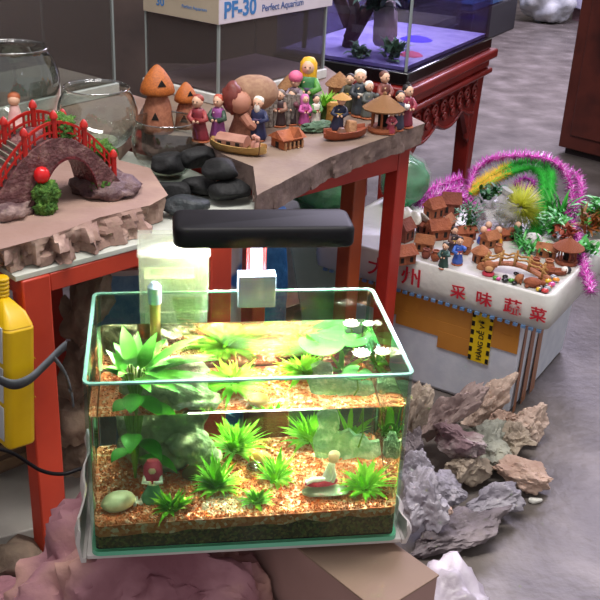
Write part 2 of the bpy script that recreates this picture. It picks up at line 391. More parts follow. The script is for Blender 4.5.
# lily pads floating at the surface
def pad(label, px, py, r, seed, notch, dz=.570):
    p = atw(px, py, dz); mb = MB(); vs = [(0,0,-.0006)]; n = 26
    for k in range(n+1):
        a = notch+.2+(2*PI-.4)*k/n; rr = r*(1+.05*math.sin(3*a+seed)); vs.append((rr*math.cos(a), rr*math.sin(a), .0012+.001*math.sin(a*2+seed)))
    vs += [(x,y,z-.0012) for x,y,z in vs]; h = n+2; fs = []
    for k in range(1, n+1): fs += [(0,k,k+1), (h,h+k+1,h+k), (k,h+k,h+k+1,k+1)]
    mb.add(vs, fs)
    t = thing('lily_pad', label, 'lily pad', p, 0, 'floating lily pads'); mb.build('pad', m_lf3 if seed % 2 else mat('pad_green','22682a','3c8a33',rough=.3,scale=30), t, angle=40)
    MB().tube([(0,0,-.002),(.004,.004,-.05),(.0,.006,-.07)], .0011, 6).build('stem', mat('leaf_stalk','6f9a35'), t)
pad('largest round lily pad floating at the back of the tank', 321, 344, .030, 1, 2.2)
pad('lily pad floating beside the white flowers, by the corner seam', 353, 340, .019, 2, .6)
pad('pale lily pad floating low near the front rim', 357, 373, .018, 3, 1.)
pad('lily pad floating against the back glass', 332, 334, .020, 5, 3.)
def wflower(label, px, py, r, seed):
    p = at(px, py, WZ+.003); t = thing('water_flower', label, 'flower', p, 0, 'white floating flowers')
    q = random.Random(seed); mb = MB()
    for ring, n, el, L in ((0,9,.35,r),(1,8,.8,r*.9),(2,6,1.2,r*.85)):
        for k in range(n):
            mb.leaf((0,0,.001), 2*PI*k/n+ring*.3, el, L, r*.36, -.4, 4, 'oval', .3)
    mb.build('petals', mat('white_petal','f4efe2',rough=.5), t, angle=180)
    MB().blob((0,0,.004), r*.22, 1).build('flower_centre', mat('yellow_centre','e8c24a'), t)
    MB().tube([(0,0,-.001),(.003,.002,-.006),(0,0,-.012)], .0012, 6).build('stem', mat('leaf_stalk','6f9a35'), t)
wflower('white flower floating behind the small lily pad', 351, 328, .013, 1)
wflower('white flower floating in front of the corner seam', 361, 358, .014, 2)
wflower('white flower floating beside the side glass', 382, 356, .012, 3)
wflower('small white flower floating hard against the side glass at the back', 368, 327, .009, 4)

# rocks and ornaments under water
m_grk = mat('grey_green_rock', '8a9272', 'c6cba6', rough=.8, scale=30, bump=.5, bscale=120, c3='a8ae88')
hr = thing('hollow_rock', 'knobbly grey-green rock ornament with a hollow at its foot, in the tank', 'rock ornament', (-.085, .125, bed_z(-.08,.125)-.001))
mb = MB()
for (x,y,z,r,s) in ((-.005,.03,.022,.030,1),(.02,.025,.04,.026,2),(-.012,.028,.055,.024,3),(-.035,.035,.03,.026,4),(.005,.03,.075,.02,5),(.028,-.002,.040,.021,6),(.012,-.004,.046,.017,11),(.042,.004,.022,.018,7),(.006,.0,.022,.012,8),(-.045,.04,.06,.018,9),(.03,.03,.075,.016,10)):
    mb.blob((x,y,z), r, 3, .35, 2.2, s, amp2=.08)
o = mb.build('rock_body', m_grk, hr, angle=180); md = o.modifiers.new('r','REMESH'); md.mode = 'VOXEL'; md.voxel_size = .0028; md.use_smooth_shade = True
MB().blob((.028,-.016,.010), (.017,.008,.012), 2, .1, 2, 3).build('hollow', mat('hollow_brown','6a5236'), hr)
def stone(name, label, cat, x, y, r, m, seed, z=None, chops=5, rot=None, amp=.2, group=None, sub=3, part=None):
    mb = MB().blob((0,0,0), r, sub, amp, 1.6, seed, chops, rot, .04)
    lo = min(v[2] for v in mb.v)
    o = mb.build(name, m, None, angle=180 if not chops else 50, loc=(x, y, (bed_z(x,y) if z is None else z)-lo-.0008)); tag(o, label, cat, group); return o
m_egg = mat('cream_pebble', 'efe6b4', 'f7f1cf', rough=.3, scale=20)
stone('egg_pebble', 'smooth egg-shaped cream pebble on the gravel by the front corner', 'pebble', -.148, .044, (.020,.015,.0135), m_egg, 1, chops=0, amp=.04, rot=Euler((0,-.2,.2)))
m_wst = mat('pale_green_stone', 'b7cdb0', 'd6e2cc', rough=.6, scale=30, bump=.2, bscale=90)
ws = stone('flat_stone', 'flat pale green stone carrying the white and red figurine', 'stone', .094, .048, (.028,.018,.0085), m_wst, 4, chops=4, amp=.15)
rs = MB()
PR = [(-.036,.000),(-.040,.022),(-.034,.040),(-.037,.054),(-.026,.064),(-.021,.060),(-.012,.058),(-.010,.046),(-.016,.036),(-.008,.030),(.004,.036),(.012,.028),(.022,.030),(.030,.020),(.042,.022),(.045,.004),(.036,-.002),(.02,.003),(.0,-.002)]
rk = thing('ragged_stone', 'ragged leaf-shaped pale green stone standing upright at the back of the tank', 'stone', (.128, .150, bed_z(.128,.15)), -.12)
R = []
for k, (yy, sc) in enumerate(((-.007,.84),(-.004,1.0),(.004,1.0),(.008,.82))):
    R.append([(x*sc+.002*noise.noise(V((x*90,z*90,k))), yy+.28*z+.004*noise.noise(V((x*60,z*60,k+3))), max(.0,z*sc+.002)) for x, z in PR])
rs.rings(R).build('stone_body', mat('ragged_green', '9dbd97', 'c9dcbc', rough=.7, scale=45, bump=.5, bscale=150, c3='86ad85'), rk, angle=40)
stone('ragged_stone', 'small grey stone in the back corner behind the broad-leaved plant', 'stone', -.136, .186, (.022,.02,.045), m_grk, 12, chops=6)
stone('flat_pebble', 'orange-brown rounded pebble half hidden behind the clear ball', 'pebble', .022, .135, (.014,.012,.012), mat('amber_pebble','c98a3f','d79c55',rough=.4), 2, chops=0, amp=.1)
gb = MB().blob((0,0,.0115), .0115, 3).build('glass_marble', pane('marble_glass', 'dfe6cf', 1.6, rough=.03, boost=2.5), None, loc=(.014, .110, bed_z(.014,.11)-.001), angle=180)
tag(gb, 'clear glass ball on the gravel in the tank middle', 'glass ball')
# two small generic ornaments
m_white = mat('white_ceramic', 'f3ece2', rough=.3); m_skin = mat('figure_skin', 'e3b79a', rough=.5); m_rose = mat('rose_red', 'c92f4f', 'd8466a', rough=.35, scale=60)
f1 = thing('hooded_figurine', 'small figurine with a red hood, white shawl and green skirt on the gravel', 'figurine', (-.108, .062, bed_z(-.108,.062)-.001), -.1)
MB().lathe([(.0145,0),(.015,.004),(.012,.012),(.0075,.020),(.006,.026)], 14, sx=1.0, sy=.8).build('skirt', mat('green_glaze','5fa77a','86c39a',rough=.4,scale=60), f1)
mb = MB().lathe([(.0062,.024),(.0085,.029),(.0085,.035),(.005,.039)], 14, sy=.8)
for s in (-1,1): mb.tube([(s*.008,0,.036),(s*.010,-.006,.030),(s*.002,-.010,.031)], [.0032,.003,.0026], 8)
mb.build('shawl', m_white, f1)
MB().blob((0,-.002,.0455), (.0065,.0066,.0075), 2).build('head', m_skin, f1)
mb = MB().lathe([(.0105,.028),(.0115,.040),(.0105,.050),(.0068,.0565),(.001,.058)], 16, c=(0,.0035,0)); mb.build('hood', m_rose, f1)
MB().tube([(-.012,-.008,.004),(-.019,-.010,.002),(-.021,-.006,.010)], [.006,.005,.004], 8).build('white_base', m_white, f1)
f2 = thing('seated_figurine', 'small white figurine with a red dress sitting on the flat pale stone', 'figurine', (.094, .048, bed_z(.094,.048)+.0148), .15)
MB().blob((-.006,0,.006), (.021,.010,.007), 2, .2, 2, 3).build('dress', m_rose, f2)
MB().tube([(.0,-.002,.008),(.004,.0,.020),(.006,.0,.030)], [.0068,.0058,.0045], 10).build('torso', m_white, f2)
MB().tube([(.006,-.004,.028),(.008,-.010,.018),(.006,-.009,.008)], [.0026,.0024,.002], 8).build('arm', m_white, f2)
MB().tube([(-.002,-.003,.010),(-.018,-.006,.013),(-.026,-.007,.010)], [.004,.0035,.003], 8).build('leg', m_white, f2)
MB().blob((.0075,-.001,.0385), (.0068,.0068,.0075), 2).build('head', m_skin, f2)
MB().blob((.0085,.0015,.0415), (.0074,.007,.0062), 2).build('hair', mat('cream_hair','eaddc2',rough=.5), f2)

# ---------------------------------------------------------------- filter box, lamp
fx0, fx1 = -.122, -.036
fb = thing('hang_on_filter', 'clear boxy filter hanging on the back rim of the fish tank', 'filter', (fx0, DT, 0))
m_clr = film('filter_plastic', 'f2f5ee', 'eef0e6', .22, .15)
W_ = fx1-fx0
mb = MB()
def tray(mb, x0,x1,y0,y1,z0,z1,t):
    mb.box(x0,x1,y0,y0+t,z0,z1); mb.box(x0,x1,y1-t,y1,z0,z1); mb.box(x0,x0+t,y0+t,y1-t,z0,z1); mb.box(x1-t,x1,y0+t,y1-t,z0,z1); mb.box(x0+t,x1-t,y0+t,y1-t,z0,z0+t); return mb
tray(mb, 0, W_, .004, .062, .565, .702, .0025).build('water_box', m_clr, fb)
MB().box(-.002, W_+.002, -.020, .064, .703, .707).build('lid', m_clr, fb, bevel=.001)
mb = MB(); mb.box(.0, W_, -.020,-.018,.628,.703); mb.box(.0,.0025,-.018,.003,.652,.703); mb.box(W_-.0025,W_,-.018,.003,.652,.703); mb.build('spout_front', m_clr, fb)
MB().box(.014, W_-.002, -.0165, .003, .6505, .678).build('spout_water', pane('spilling_water','eef2e6',1.33,boost=3.), fb)
mb = MB()
for k in range(16):
    z = .65-.0035*k; y = -.021-.009*math.sin(min(1,k/9)*PI/2)
    mb.box(.040+.0008*k, .078-.0004*k, y-.0012, y+.0012, z-.004, z)
mb.build('falling_water', pane('spilling_water','eef2e6',1.33,boost=3.), fb)
MB().lathe([(.0066,.50),(.0066,.648)], 14, c=(.019,-.028,0)).build('intake_tube', mat('amber_tube','8f7a45','a38f58',rough=.25,scale=20), fb)
MB().lathe([(.0082,.646),(.0088,.655),(.0088,.668),(.004,.674)], 14, c=(.019,-.028,0)).build('tube_elbow', mat('grey_elbow','8fa3b0',rough=.3), fb)
MB().lathe([(.009,.478),(.0095,.5),(.0095,.53),(.008,.535)], 14, c=(.019,-.028,0)).build('strainer', mat('dark_strainer','4b5140',rough=.5), fb)
MB().box(.006, .07, .012, .05, .58, .66).build('filter_sponge', mat('filter_sponge','b5ae8c','d2cdb0',rough=.9,scale=50,bump=.4,bscale=200), fb)

lp = thing('clip_on_lamp', 'black clip-on aquarium lamp over the back of the fish tank', 'lamp', (0,0,0))
def roundbar(x0,x1,y0,y1,z0,z1,r): return MB().prism(rrect(x0,x1,y0,y1,r,6), z0, z1)
m_blk = mat('black_plastic', '0e0d10', '131216', rough=.5, scale=30, spec=.2)
LX0, LX1, LY0, LY1, LZ0, LZ1 = -.080, .139, .168, .240, .731, .755
mb = MB()
def ring(o, z, r): return [(x, y, z) for x, y in rrect(LX0+o, LX1-o, LY0+o, LY1-o, max(.003, r-o), 6)]
mb.rings([ring(.007,LZ0+.0205,.016), ring(.005,LZ0+.0205,.016), ring(.0045,LZ0,.016), ring(.001,LZ0,.016), ring(0,LZ0+.002,.016), ring(0,LZ0+.019,.016), ring(.002,LZ0+.0235,.016), ring(.007,LZ1+.001,.016)])
mb.build('lamp_head', m_blk, lp, angle=50)
LC, LL = V(((LX0+LX1)/2, LY0+.0535, LZ0+.0197)), (LX1-LX0-.035, .024)
MB().box(LC.x-LL[0]/2, LC.x+LL[0]/2, LC.y-LL[1]/2, LC.y+LL[1]/2, LC.z-.0006, LC.z).build('diffuser', glow('lit_diffuser','fff4dd', 6.), lp)
m_clamp = mat('grey_blue_clamp', '6a7f93', '74899c', rough=.45, scale=30)
mb = MB(); mb.box(.002,.050,.217,.2232,.628,.672); mb.box(.002,.050,.2292,.238,.640,.672); mb.box(.002,.050,.2233,.2291,.6495,.672); mb.build('clamp', m_clamp, lp, bevel=.0006)
MB().box(.018,.034,.2350,.2398,.672,.7318).build('stem', mat('stem_grey','5a5d66',rough=.35), lp, bevel=.001)
for x in (.0135, .0345): MB().box(x,x+.004,.2355,.2393,.672,.7315).build('stem_rail', mat('stem_red','5a1c1c',rough=.4), lp)
ld = bpy.data.lights.new('lamp_light', 'AREA'); ld.shape = 'RECTANGLE'; ld.size = LL[0]; ld.size_y = LL[1]-.004; ld.energy = 11.5; ld.spread = 2.6; ld.color = (1,.97,.94)
lo_ = bpy.data.objects.new('lamp_light', ld); COL.objects.link(lo_); lo_.location = (LC.x, LC.y, LC.z-.0012); lo_.parent = lp; lo_.rotation_euler.x = -.45
# ---------------------------------------------------------------- goods on the slabs
BZ = .5803
m_bowl = pane('bowl_glass', 'e9eeeb', 1.5, boost=2.6)
def bowl(label, px, py, r, h, rim, z=None):
    p = at(px, py, (ST if z is None else z)+.0006); t = thing('fish_bowl', label, 'fish bowl', p, 0, 'round glass fish bowls')
    a0 = -1.05; zc = r*1.0; a1 = math.acos(rim/r)
    prof = []
    zb = zc+r*math.sin(a0); k = h/(r*math.sin(a1)-r*math.sin(a0))
    for i in range(15):
        a = a0+(a1-a0)*i/14; prof.append((r*math.cos(a), (zc+r*math.sin(a)-zb)*k))
    prof += [(rim+.0015, h+.002), (rim+.003, h+.004)]
    inn = [(max(.001, x-.002), z if i else .003) for i, (x, z) in enumerate(prof)]
    mb = MB().lathe([(.001,0)]+prof+inn[::-1]+[(.001,.003)], 40, cap0=False, cap1=False); mb.build('bowl_body', m_bowl, t, angle=180)
    MB().lathe([(rim+.0012,h+.003),(rim+.0035,h+.004),(rim+.003,h+.006),(rim+.0008,h+.0055),(rim+.0012,h+.003)], 40, cap0=False, cap1=False).build('bowl_rim', pane('rim_glass', 'a9b4b1', 1.8, boost=4.), t, angle=180)
    return t
bowl('largest glass fish bowl behind the red bridge, a pinkish figurine inside', 18, 128, .088, .155, .067)
bowl('mid-sized glass fish bowl behind the green bushes of the red bridge', 99, 146, .075, .108, .058)
bowl('small glass fish bowl in front of the mushroom houses', 167, 173, .066, .100, .055, BZ)
def chalk(label, px, py, r, z=None):      # pale gravel lying in a bowl
    p = at(px, py, (ST if z is None else z)+.0065); mb = MB(); q = random.Random(int(px))
    mb.lathe([(r*.55,0),(r,.004),(r*.95,.012),(r*.5,.017),(.002,.019)], 18)
    tag(mb.build('bowl_gravel', mat('pale_sand','a7a890','8b907a',rough=.9,scale=60,bump=.5,bscale=200), None, loc=p), label, 'gravel', kind='stuff')
chalk('pale gravel at the bottom of the mid-sized glass bowl', 99, 145, .036)
chalk('pale gravel at the bottom of the small glass bowl', 167, 173, .03, BZ)
chalk('pale gravel at the bottom of the largest glass bowl', 18, 127, .045)
g = thing('bowl_figurine', 'small pinkish figurine standing inside the largest glass bowl', 'figurine', at(16, 127, ST+.0265))
MB().lathe([(.012,0),(.016,.006),(.011,.03),(.008,.042)], 12).build('robe', mat('pink_robe','d9a3a0','e8c5bd',rough=.6,scale=50), g)
MB().blob((0,0,.052), .0115, 2).build('head', m_skin, g); MB().blob((0,.003,.057), (.0125,.012,.0105), 2).build('hair', mat('auburn_hair','b0603a',rough=.6), g)

# red bridge: local x along the span, y across (near edge at y=0), z up
m_bst = mat('bridge_stone', '5d3a3b', '8f6a66', rough=.5, scale=60, bump=.6, bscale=160, c3='6f4547')
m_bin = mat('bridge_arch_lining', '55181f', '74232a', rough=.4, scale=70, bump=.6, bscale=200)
m_brd = mat('bridge_red', 'c8281f', 'a81d1a', rough=.35, scale=50)
m_moss = mat('bridge_moss', '3f6b28', '6d9a3c', rough=.9, scale=90, bump=.9, bscale=260, c3='517d30')
pn0 = at(-8, 221, ST); pn1 = at(124, 195, ST); bx = (pn1-pn0); SP = bx.length; ba = math.atan2(bx.y, bx.x)
br = thing('toy_bridge', 'red arched bridge ornament with railings and green moss bushes', 'bridge ornament', (pn0.x, pn0.y, ST+.0008), ba)
BW = .085
H0, H1 = SP*.375, SP*.80; AH = .076
def topz(x): u = (x/SP-.5)*2; return .014+.098*max(0, 1-abs(u)**1.9)
def botz(x):
    if H0 < x < H1: u = (x-(H0+H1)/2)/((H1-H0)/2); return AH*math.sqrt(max(0,1-u*u))
    return 0
N = 44; mb = MB(); li = MB(); rows = []
xs = [SP*k/N for k in range(N+1)]
for (y, dy) in ((0,0),(BW,0)):
    ring = [(x, y+.003*noise.noise(V((x*60,y*60,topz(x)*50))), topz(x)) for x in xs]; rows.append((ring, [(x, y, botz(x)) for x in xs]))
n = N+1; vs = rows[0][0]+rows[0][1]+rows[1][0]+rows[1][1]; fs = []
for i in range(N):
    fs += [(i, n+i, n+i+1, i+1), (2*n+i, 2*n+i+1, 3*n+i+1, 3*n+i), (i, i+1, 2*n+i+1, 2*n+i)]
    if not (H0-SP/N < xs[i] < H1): fs.append((n+i+1, n+i, 3*n+i, 3*n+i+1))
fs += [(0, 2*n, 3*n, n), (N, n+N, 3*n+N, 2*n+N)]
mb.add(vs, fs).build('bridge_body', m_bst, br, angle=40)
ll = MB(); k0 = [i for i in range(N+1) if H0-SP/N < xs[i] < H1+SP/N]
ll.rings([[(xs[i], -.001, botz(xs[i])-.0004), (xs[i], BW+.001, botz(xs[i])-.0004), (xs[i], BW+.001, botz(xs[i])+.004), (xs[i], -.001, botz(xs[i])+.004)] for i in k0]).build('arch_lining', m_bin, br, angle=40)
for k in range(9):                                               # stair ridges at the near foot
    x = .004+k*.0075; MB().box(x, x+.003, .010, BW-.010, topz(x+.0015)-.001, topz(x+.003)+.004).build('step', mat('step_stone','8a8577','6b6659',rough=.7,scale=60), br)
for x0, x1, sd in ((-.022,.068,1),(SP-.058,SP+.030,2)):
    m2 = MB().blob(((x0+x1)/2, BW*.45, .006), ((x1-x0)*.62, BW*.72, .024), 3, .3, 3, sd, amp2=.08)
    m2.v = [(x, y, max(z, .0)) for x, y, z in m2.v]; m2.build('foot_rock', mat('foot_rock','6e5450','a48a84',rough=.55,scale=30,bump=.5,bscale=120,c3='5a4044'), br, angle=180)
for y in (.006, BW-.006):                                         # railings
    xs2 = [SP*(.06+.88*k/8) for k in range(9)]
    for k in range(8):
        xa, xb = xs2[k], xs2[k+1]
        if k == 3 and y < .05: pass
        for dz, hh in ((.022,.0045),(.008,.003)):
            MB().rings([[(xx, y-.002, topz(xx)+dz), (xx, y+.002, topz(xx)+dz), (xx, y+.002, topz(xx)+dz+hh), (xx, y-.002, topz(xx)+dz+hh)] for xx in (xa, (xa+xb)/2, xb)]).build('rail', m_brd, br, angle=30)
        for f in (.33,.66):
            xx = xa+(xb-xa)*f; MB().box(xx-.0016, xx+.0016, y-.0015, y+.0015, topz(xx)+.002, topz(xx)+.024).build('baluster', m_brd, br)
    for k in range(0, 9, 2):
        xx = xs2[k]; MB().lathe([(.0045,-.002),(.0045,.030),(.0065,.031),(.0065,.035),(.004,.040),(.001,.043)], 10, c=(xx,y,topz(xx))).build('post', m_brd, br)
for (x, y, z, r, sd) in ((.088,-.006,.030,.021,1),(.083,-.012,.010,.017,7),(SP*.57,.022,topz(SP*.57)+.012,.024,2),(SP*.88,.030,topz(SP*.88)+.012,.026,3),(SP*.86,.012,.020,.018,4)):
    MB().blob((x,y,z), (r,r*.8,r*.9), 4, .3, 4, sd, amp2=.28).build('moss_bush', m_moss, br, angle=180)
MB().blob((.083,-.006,.060), (.013,.012,.014), 2).build('red_lantern', mat('lantern_red','d81f22',rough=.25), br, angle=180)

# black pebbles piled on the white board
m_bp = mat('black_pebble', '0d0e0f', '161719', rough=.7, scale=40, bump=.25, bscale=120)
m_bp2 = mat('grey_green_pebble', '23282b', '363d40', rough=.55, scale=60, bump=.25, bscale=150)
for label, px, py, z, r, rz, sd, mm in (
    ('speckled grey-green stone at the very front of the black stone pile', 187, 205, BZ+.017, (.038,.030,.017), .1, 1, m_bp2),
    ('black stone low in the pile, right behind the speckled grey-green one', 200, 186, BZ+.017, (.034,.028,.017), .3, 2, m_bp),
    ('black stone low on the side of the pile facing the red bridge', 172, 190, BZ+.016, (.036,.028,.016), -.1, 3, m_bp),
    ('lowest black stone on the side facing the boats, on the white board', 229, 191, BZ+.021, (.036,.030,.021), .2, 4, m_bp),
    ('black stone topping the pile next to the small glass bowl', 167, 163, BZ+.050, (.035,.027,.021), .0, 5, m_bp),
    ('black stone at the top back of the pile', 198, 158, BZ+.052, (.036,.030,.021), .3, 6, m_bp),
    ('black stone topping the pile on the side of the cream boat', 222, 169, BZ+.057, (.034,.028,.020), -.2, 7, m_bp)):
    r = (r[0]*1.08, r[1]*1.06, r[2]*1.04); mb = MB().blob((0,0,0), r, 3, .16, 1.3, sd, 4, None, .02); mb.v = [(x, y, max(-r[2]*.93, min(r[2]*.93, z_))) for x, y, z_ in mb.v]
    tag(mb.build('pebble', mm, None, loc=at(px, py, z), rz=rz, angle=180), label, 'stone', 'dark stones piled between the slabs')

# small clay and painted figures
m_clay = mat('terracotta', 'b0663f', '8f4d30', rough=.8, scale=40, bump=.3, bscale=150, c3='a35a38')
m_clay2 = mat('pale_clay', 'b98a63', '9c6f4c', rough=.8, scale=40, bump=.3, bscale=150)
m_orange = mat('orange_glaze', 'c8702c', 'a85a28', rough=.5, scale=35, bump=.2, bscale=120)
m_dark = mat('dark_opening', '1d1512', rough=.9); m_thatch = mat('thatch', '8d6340', 'a67a52', rough=.9, scale=60, bump=.5, bscale=220)
m_hairk = mat('black_hair', '1c1718', rough=.5); m_hairw = mat('white_hair', 'd9d4cc', rough=.6)
def colour(c, r=.5): return mat('paint_'+c, c, tuple(min(1, x*1.18+.02) for x in [int(c[i:i+2],16)/255 for i in (0,2,4)]), rough=r, scale=70)
def figurine(label, px, py, h, robe, hair='1c1718', skin=None, hat=None, beard=False, coat=None, lean=0., rz=0., z=None, w=1., group='small painted figurines', name='figurine', prop=None, veil=None):
    t = thing(name, label, 'figurine', at(px, py, (ST2 if z is None else z)+.0006), rz, group, h)
    q = random.Random(int(px*7+py)); sk = skin or m_skin
    def sh(zz): return lean*zz
    fo = q.uniform(.06,.13); ph = q.uniform(0,6)
    mb = MB().rings([[(sh(zz)+r*w*math.cos(2*PI*i/28)*(1+fo*(1-zz)*math.sin(7*2*PI*i/28+ph)), r*.8*w*math.sin(2*PI*i/28)*(1+fo*(1-zz)*math.sin(7*2*PI*i/28+ph)), zz) for i in range(28)] for r, zz in ((.17,.03),(.185,.08),(.15,.28),(.125,.46),(.15,.60),(.135,.68),(.06,.73))])
    mb.build('robe', colour(robe), t, angle=180)
    t.rotation_euler.z += q.uniform(-.7, .7)
    MB().lathe([(.128*w,.45),(.142*w,.46),(.142*w,.51),(.13*w,.52)], 16, c=(sh(.48),0,0), sy=.8, cap0=False, cap1=False).build('sash', colour(q.choice(['c9a24a','2a2426','d8d0c4','8a3030','5a4a6a'])), t, angle=180)
    MB().tube([(sh(.62)-.06,-.10,.60),(sh(.7),-.085,.665),(sh(.70)+.07,-.02,.72)], .018, 6).build('collar', colour(q.choice(['d8d0c4','c9b48a','2a2426'])), t)
    ar = MB()
    for s in (-1, 1):
        up_ = q.choice([0,0,.12,.2]) if s > 0 else 0; ar.tube([(s*.12*w+sh(.64),0,.65),(s*.195*w+sh(.5),-.06,.50+up_*.3),(s*(.07+up_*.5)+sh(.46),-.16,.45+up_)], [.055,.065,.06], 8)
    ar.build('sleeves', colour(coat or robe), t, angle=180)
    hd = MB()
    for s in (-1, 1): hd.blob((s*.05+sh(.45),-.17,.45), .035, 1)
    hd.build('hands', sk, t)
    mb = MB().blob((sh(.85),-.01,.845), (.115,.115,.135), 2); mb.blob((sh(.85),-.125,.835), (.02,.025,.025), 1); mb.tube([(sh(.7),0,.70),(sh(.78),0,.78)], .05, 8)
    for s in (-1,1): mb.blob((sh(.85)+s*.115,0,.84), (.018,.025,.035), 1)
    mb.build('head', sk, t, angle=180)
    ey = MB()
    for s in (-1,1): ey.blob((sh(.85)+s*.042,-.112,.865), .015, 1)
    ey.build('eyes', m_hairk, t)
    if hair and not veil: MB().blob((sh(.85),.035,.895), (.13,.12,.115), 2, .12, 4, 2).build('hair', colour(hair), t, angle=180)
    if veil:
        MB().rings([[(sh(zz)+r*math.cos(2*PI*i/16), .05+r*.9*math.sin(2*PI*i/16), zz) for i in range(16)] for r, zz in ((.12,.45),(.145,.6),(.15,.8),(.145,.92),(.09,1.0),(.01,1.02))]).build('hair', colour(veil), t, angle=180)
    if hat == 'cone': MB().lathe([(.26,.90),(.27,.905),(.14,.99),(.01,1.06)], 16, c=(sh(.9),0,0)).build('straw_hat', mat('straw','c79a5c','a97c44',rough=.9,scale=80), t)
    if hat == 'bun': MB().blob((sh(.95),.03,1.0), (.06,.06,.06), 1).build('hair_bun', colour(hair), t)
    if beard: MB().blob((sh(.8),-.10,.74), (.07,.045,.11), 2, .2, 4, 3).build('beard', m_hairw, t, angle=180)
    MB().lathe([(.19,0),(.20,.015),(.18,.035)], 14).build('base', m_clay, t)
    if prop: MB().tube([(.16,-.15,.02),(.17,-.15,1.1)], .014, 6).build('staff', colour('6b4a2c'), t)
    return t

def mushroom(label, px, py, sc, doors):
    k_ = .66
    t = thing('mushroom_house', label, 'house ornament', at(px, py, ST2+.0006), .1, 'clay mushroom houses', sc)
    MB().lathe([(k_*r_, z_) for r_, z_ in ((.40,0),(.42,.06),(.39,.20),(.36,.42),(.32,.52),(.26,.62),(.24,.72))], 24).build('stem_wall', mat('mushroom_wall','b9785a','a2634a',rough=.7,scale=20,bump=.3,bscale=90), t, angle=180)
    MB().lathe([(k_*r_, z_) for r_, z_ in ((.20,.68),(.42,.66),(.455,.70),(.42,.80),(.31,.94),(.18,1.06),(.07,1.13),(.005,1.15))], 24, sy=.95).build('cap', m_orange, t, angle=180)
    for (a, z, r, w, h) in doors:
        mb = MB()
        c = V((k_*r*math.cos(a)*1.06, k_*r*math.sin(a)*1.06, z)); mb.lathe([(w,-.02),(w,.02)], 3, M=Matrix.Translation(c) @ rz3(a) @ Matrix.Rotation(PI/2, 4, 'Y') @ rz3(PI) @ Matrix.Diagonal((h/w,1,1,1)))
        mb.build('dark_window', m_dark, t, smooth=False)
    return t
mushroom('taller clay mushroom house with an orange pointed cap, behind the small bowl', 158, 131, .112, ((-1.35,.86,.345,.085,.07),(-1.85,.30,.34,.075,.09)))
mushroom('shorter clay mushroom house with an orange cap, beside the taller one', 186, 127, .078, ((-1.2,.88,.33,.09,.08),(-1.9,.25,.35,.12,.13)))

figurine('figurine in a dark red robe next to the shorter mushroom house', 201, 141, .088, '7d2a34', '8a3b30', lean=-.1, coat='8f3a3a')
figurine('figurine in purple robe and dark green cloak with reddish hair, by the cream boat', 218, 139, .086, '8a4a86', 'b0503c', coat='33483a')
# large hunched clay figure with a shell-like back
hb = thing('hunched_figurine', 'large clay figure with red-brown hair and a big round tan hood', 'figurine', at(246, 137, ST2+.0006), .15, None, .125)
MB().lathe([(.26,0),(.28,.08),(.20,.30),(.22,.45),(.15,.56)], 16, sy=.85).build('body', mat('hunch_body','a9745c','8a5a48',rough=.7,scale=20), hb, angle=180)
MB().blob((.13,.12,.66), (.40,.30,.27), 3, .1, 2, 4).build('hood', mat('tan_hood','a88468','96705a',rough=.75,scale=14,bump=.2,bscale=60), hb, angle=180)
MB().blob((-.14,-.16,.58), (.17,.16,.18), 2).build('head', mat('hunch_skin','b9806a',rough=.6), hb, angle=180)
MB().blob((-.24,-.06,.64), (.16,.19,.24), 3, .2, 4, 2).build('hair', colour('6b2f28'), hb, angle=180)
MB().tube([(-.1,-.2,.4),(-.02,-.27,.28),(.06,-.24,.22)], [.08,.07,.06], 8).build('arm', mat('hunch_skin','b9806a',rough=.6), hb)
pt = thing('clay_pot', 'small brown clay pot held up beside the round tan hood', 'pot', at(262, 125, ST2+.0006), 0, None, .1)
MB().lathe([(.14,.0),(.17,.04),(.05,.10),(.05,.40),(.13,.45),(.19,.56),(.19,.66),(.14,.74),(.16,.79),(.13,.79),(.11,.72)], 18).build('pot_body', m_orange, pt, angle=60)
MB().lathe([(.17,.77),(.178,.785),(.17,.80)], 18).build('pot_rim', colour('8a5a2c'), pt)
figurine('white-bearded figurine in navy blue robe between the cream boat and the pot', 257, 140, .085, '22284a', 'd9d4cc', beard=True, w=1.15)

def hull(t, L, W, H, m, n=14):
    R = []
    for k in range(n+1):
        u = -1+2*k/n; w = W*(1-abs(u)**2.6)**.7+.004; lift = H*.35*abs(u)**3; x = u*L
        R.append([(x,-w,H+lift),(x,-w*.85,H*.45+lift),(x,-w*.5,lift),(x,w*.5,lift),(x,w*.85,H*.45+lift),(x,w,H+lift),(x,w*.86,H+lift),(x,w*.7,H*.55+lift),(x,-w*.7,H*.55+lift),(x,-w*.86,H+lift)])
    return MB().rings(R).build('hull', m, t, angle=60)
bt = thing('toy_boat', 'cream clay houseboat with a pinkish roof, beside the black stones', 'boat ornament', at(238, 152, ST2+.0006), -.52)
hull(bt, .056, .020, .016, mat('cream_clay','c9a76a','b38e52',rough=.7,scale=40,bump=.2,bscale=150))
MB().rings([[(x,-.016,.012),(x,.016,.012),(x,.017,.024),(x,.006,.032),(x,-.006,.032),(x,-.017,.024)] for x in (-.040,.018)]).build('cabin', mat('pink_cabin','b58472','a3715f',rough=.7,scale=40), bt, angle=30)
mb = MB()
for x in (-.030,-.012,.006): mb.box(x-.004, x+.004, -.0178, -.0155, .016, .022)
mb.build('cabin_window', m_dark, bt)
for x,y in ((.030,.004),(.040,-.004)):
    MB().lathe([(.007,.008),(.006,.022),(.003,.027)], 10, c=(x,y,0)).blob((x,y,.032), .006, 1).build('boatman', mat('boatman_pink','c79080',rough=.6), bt)
MB().tube([(.046,-.01,.004),(.050,-.014,.032)], .0012, 6).build('oar', colour('6b4a2c'), bt)

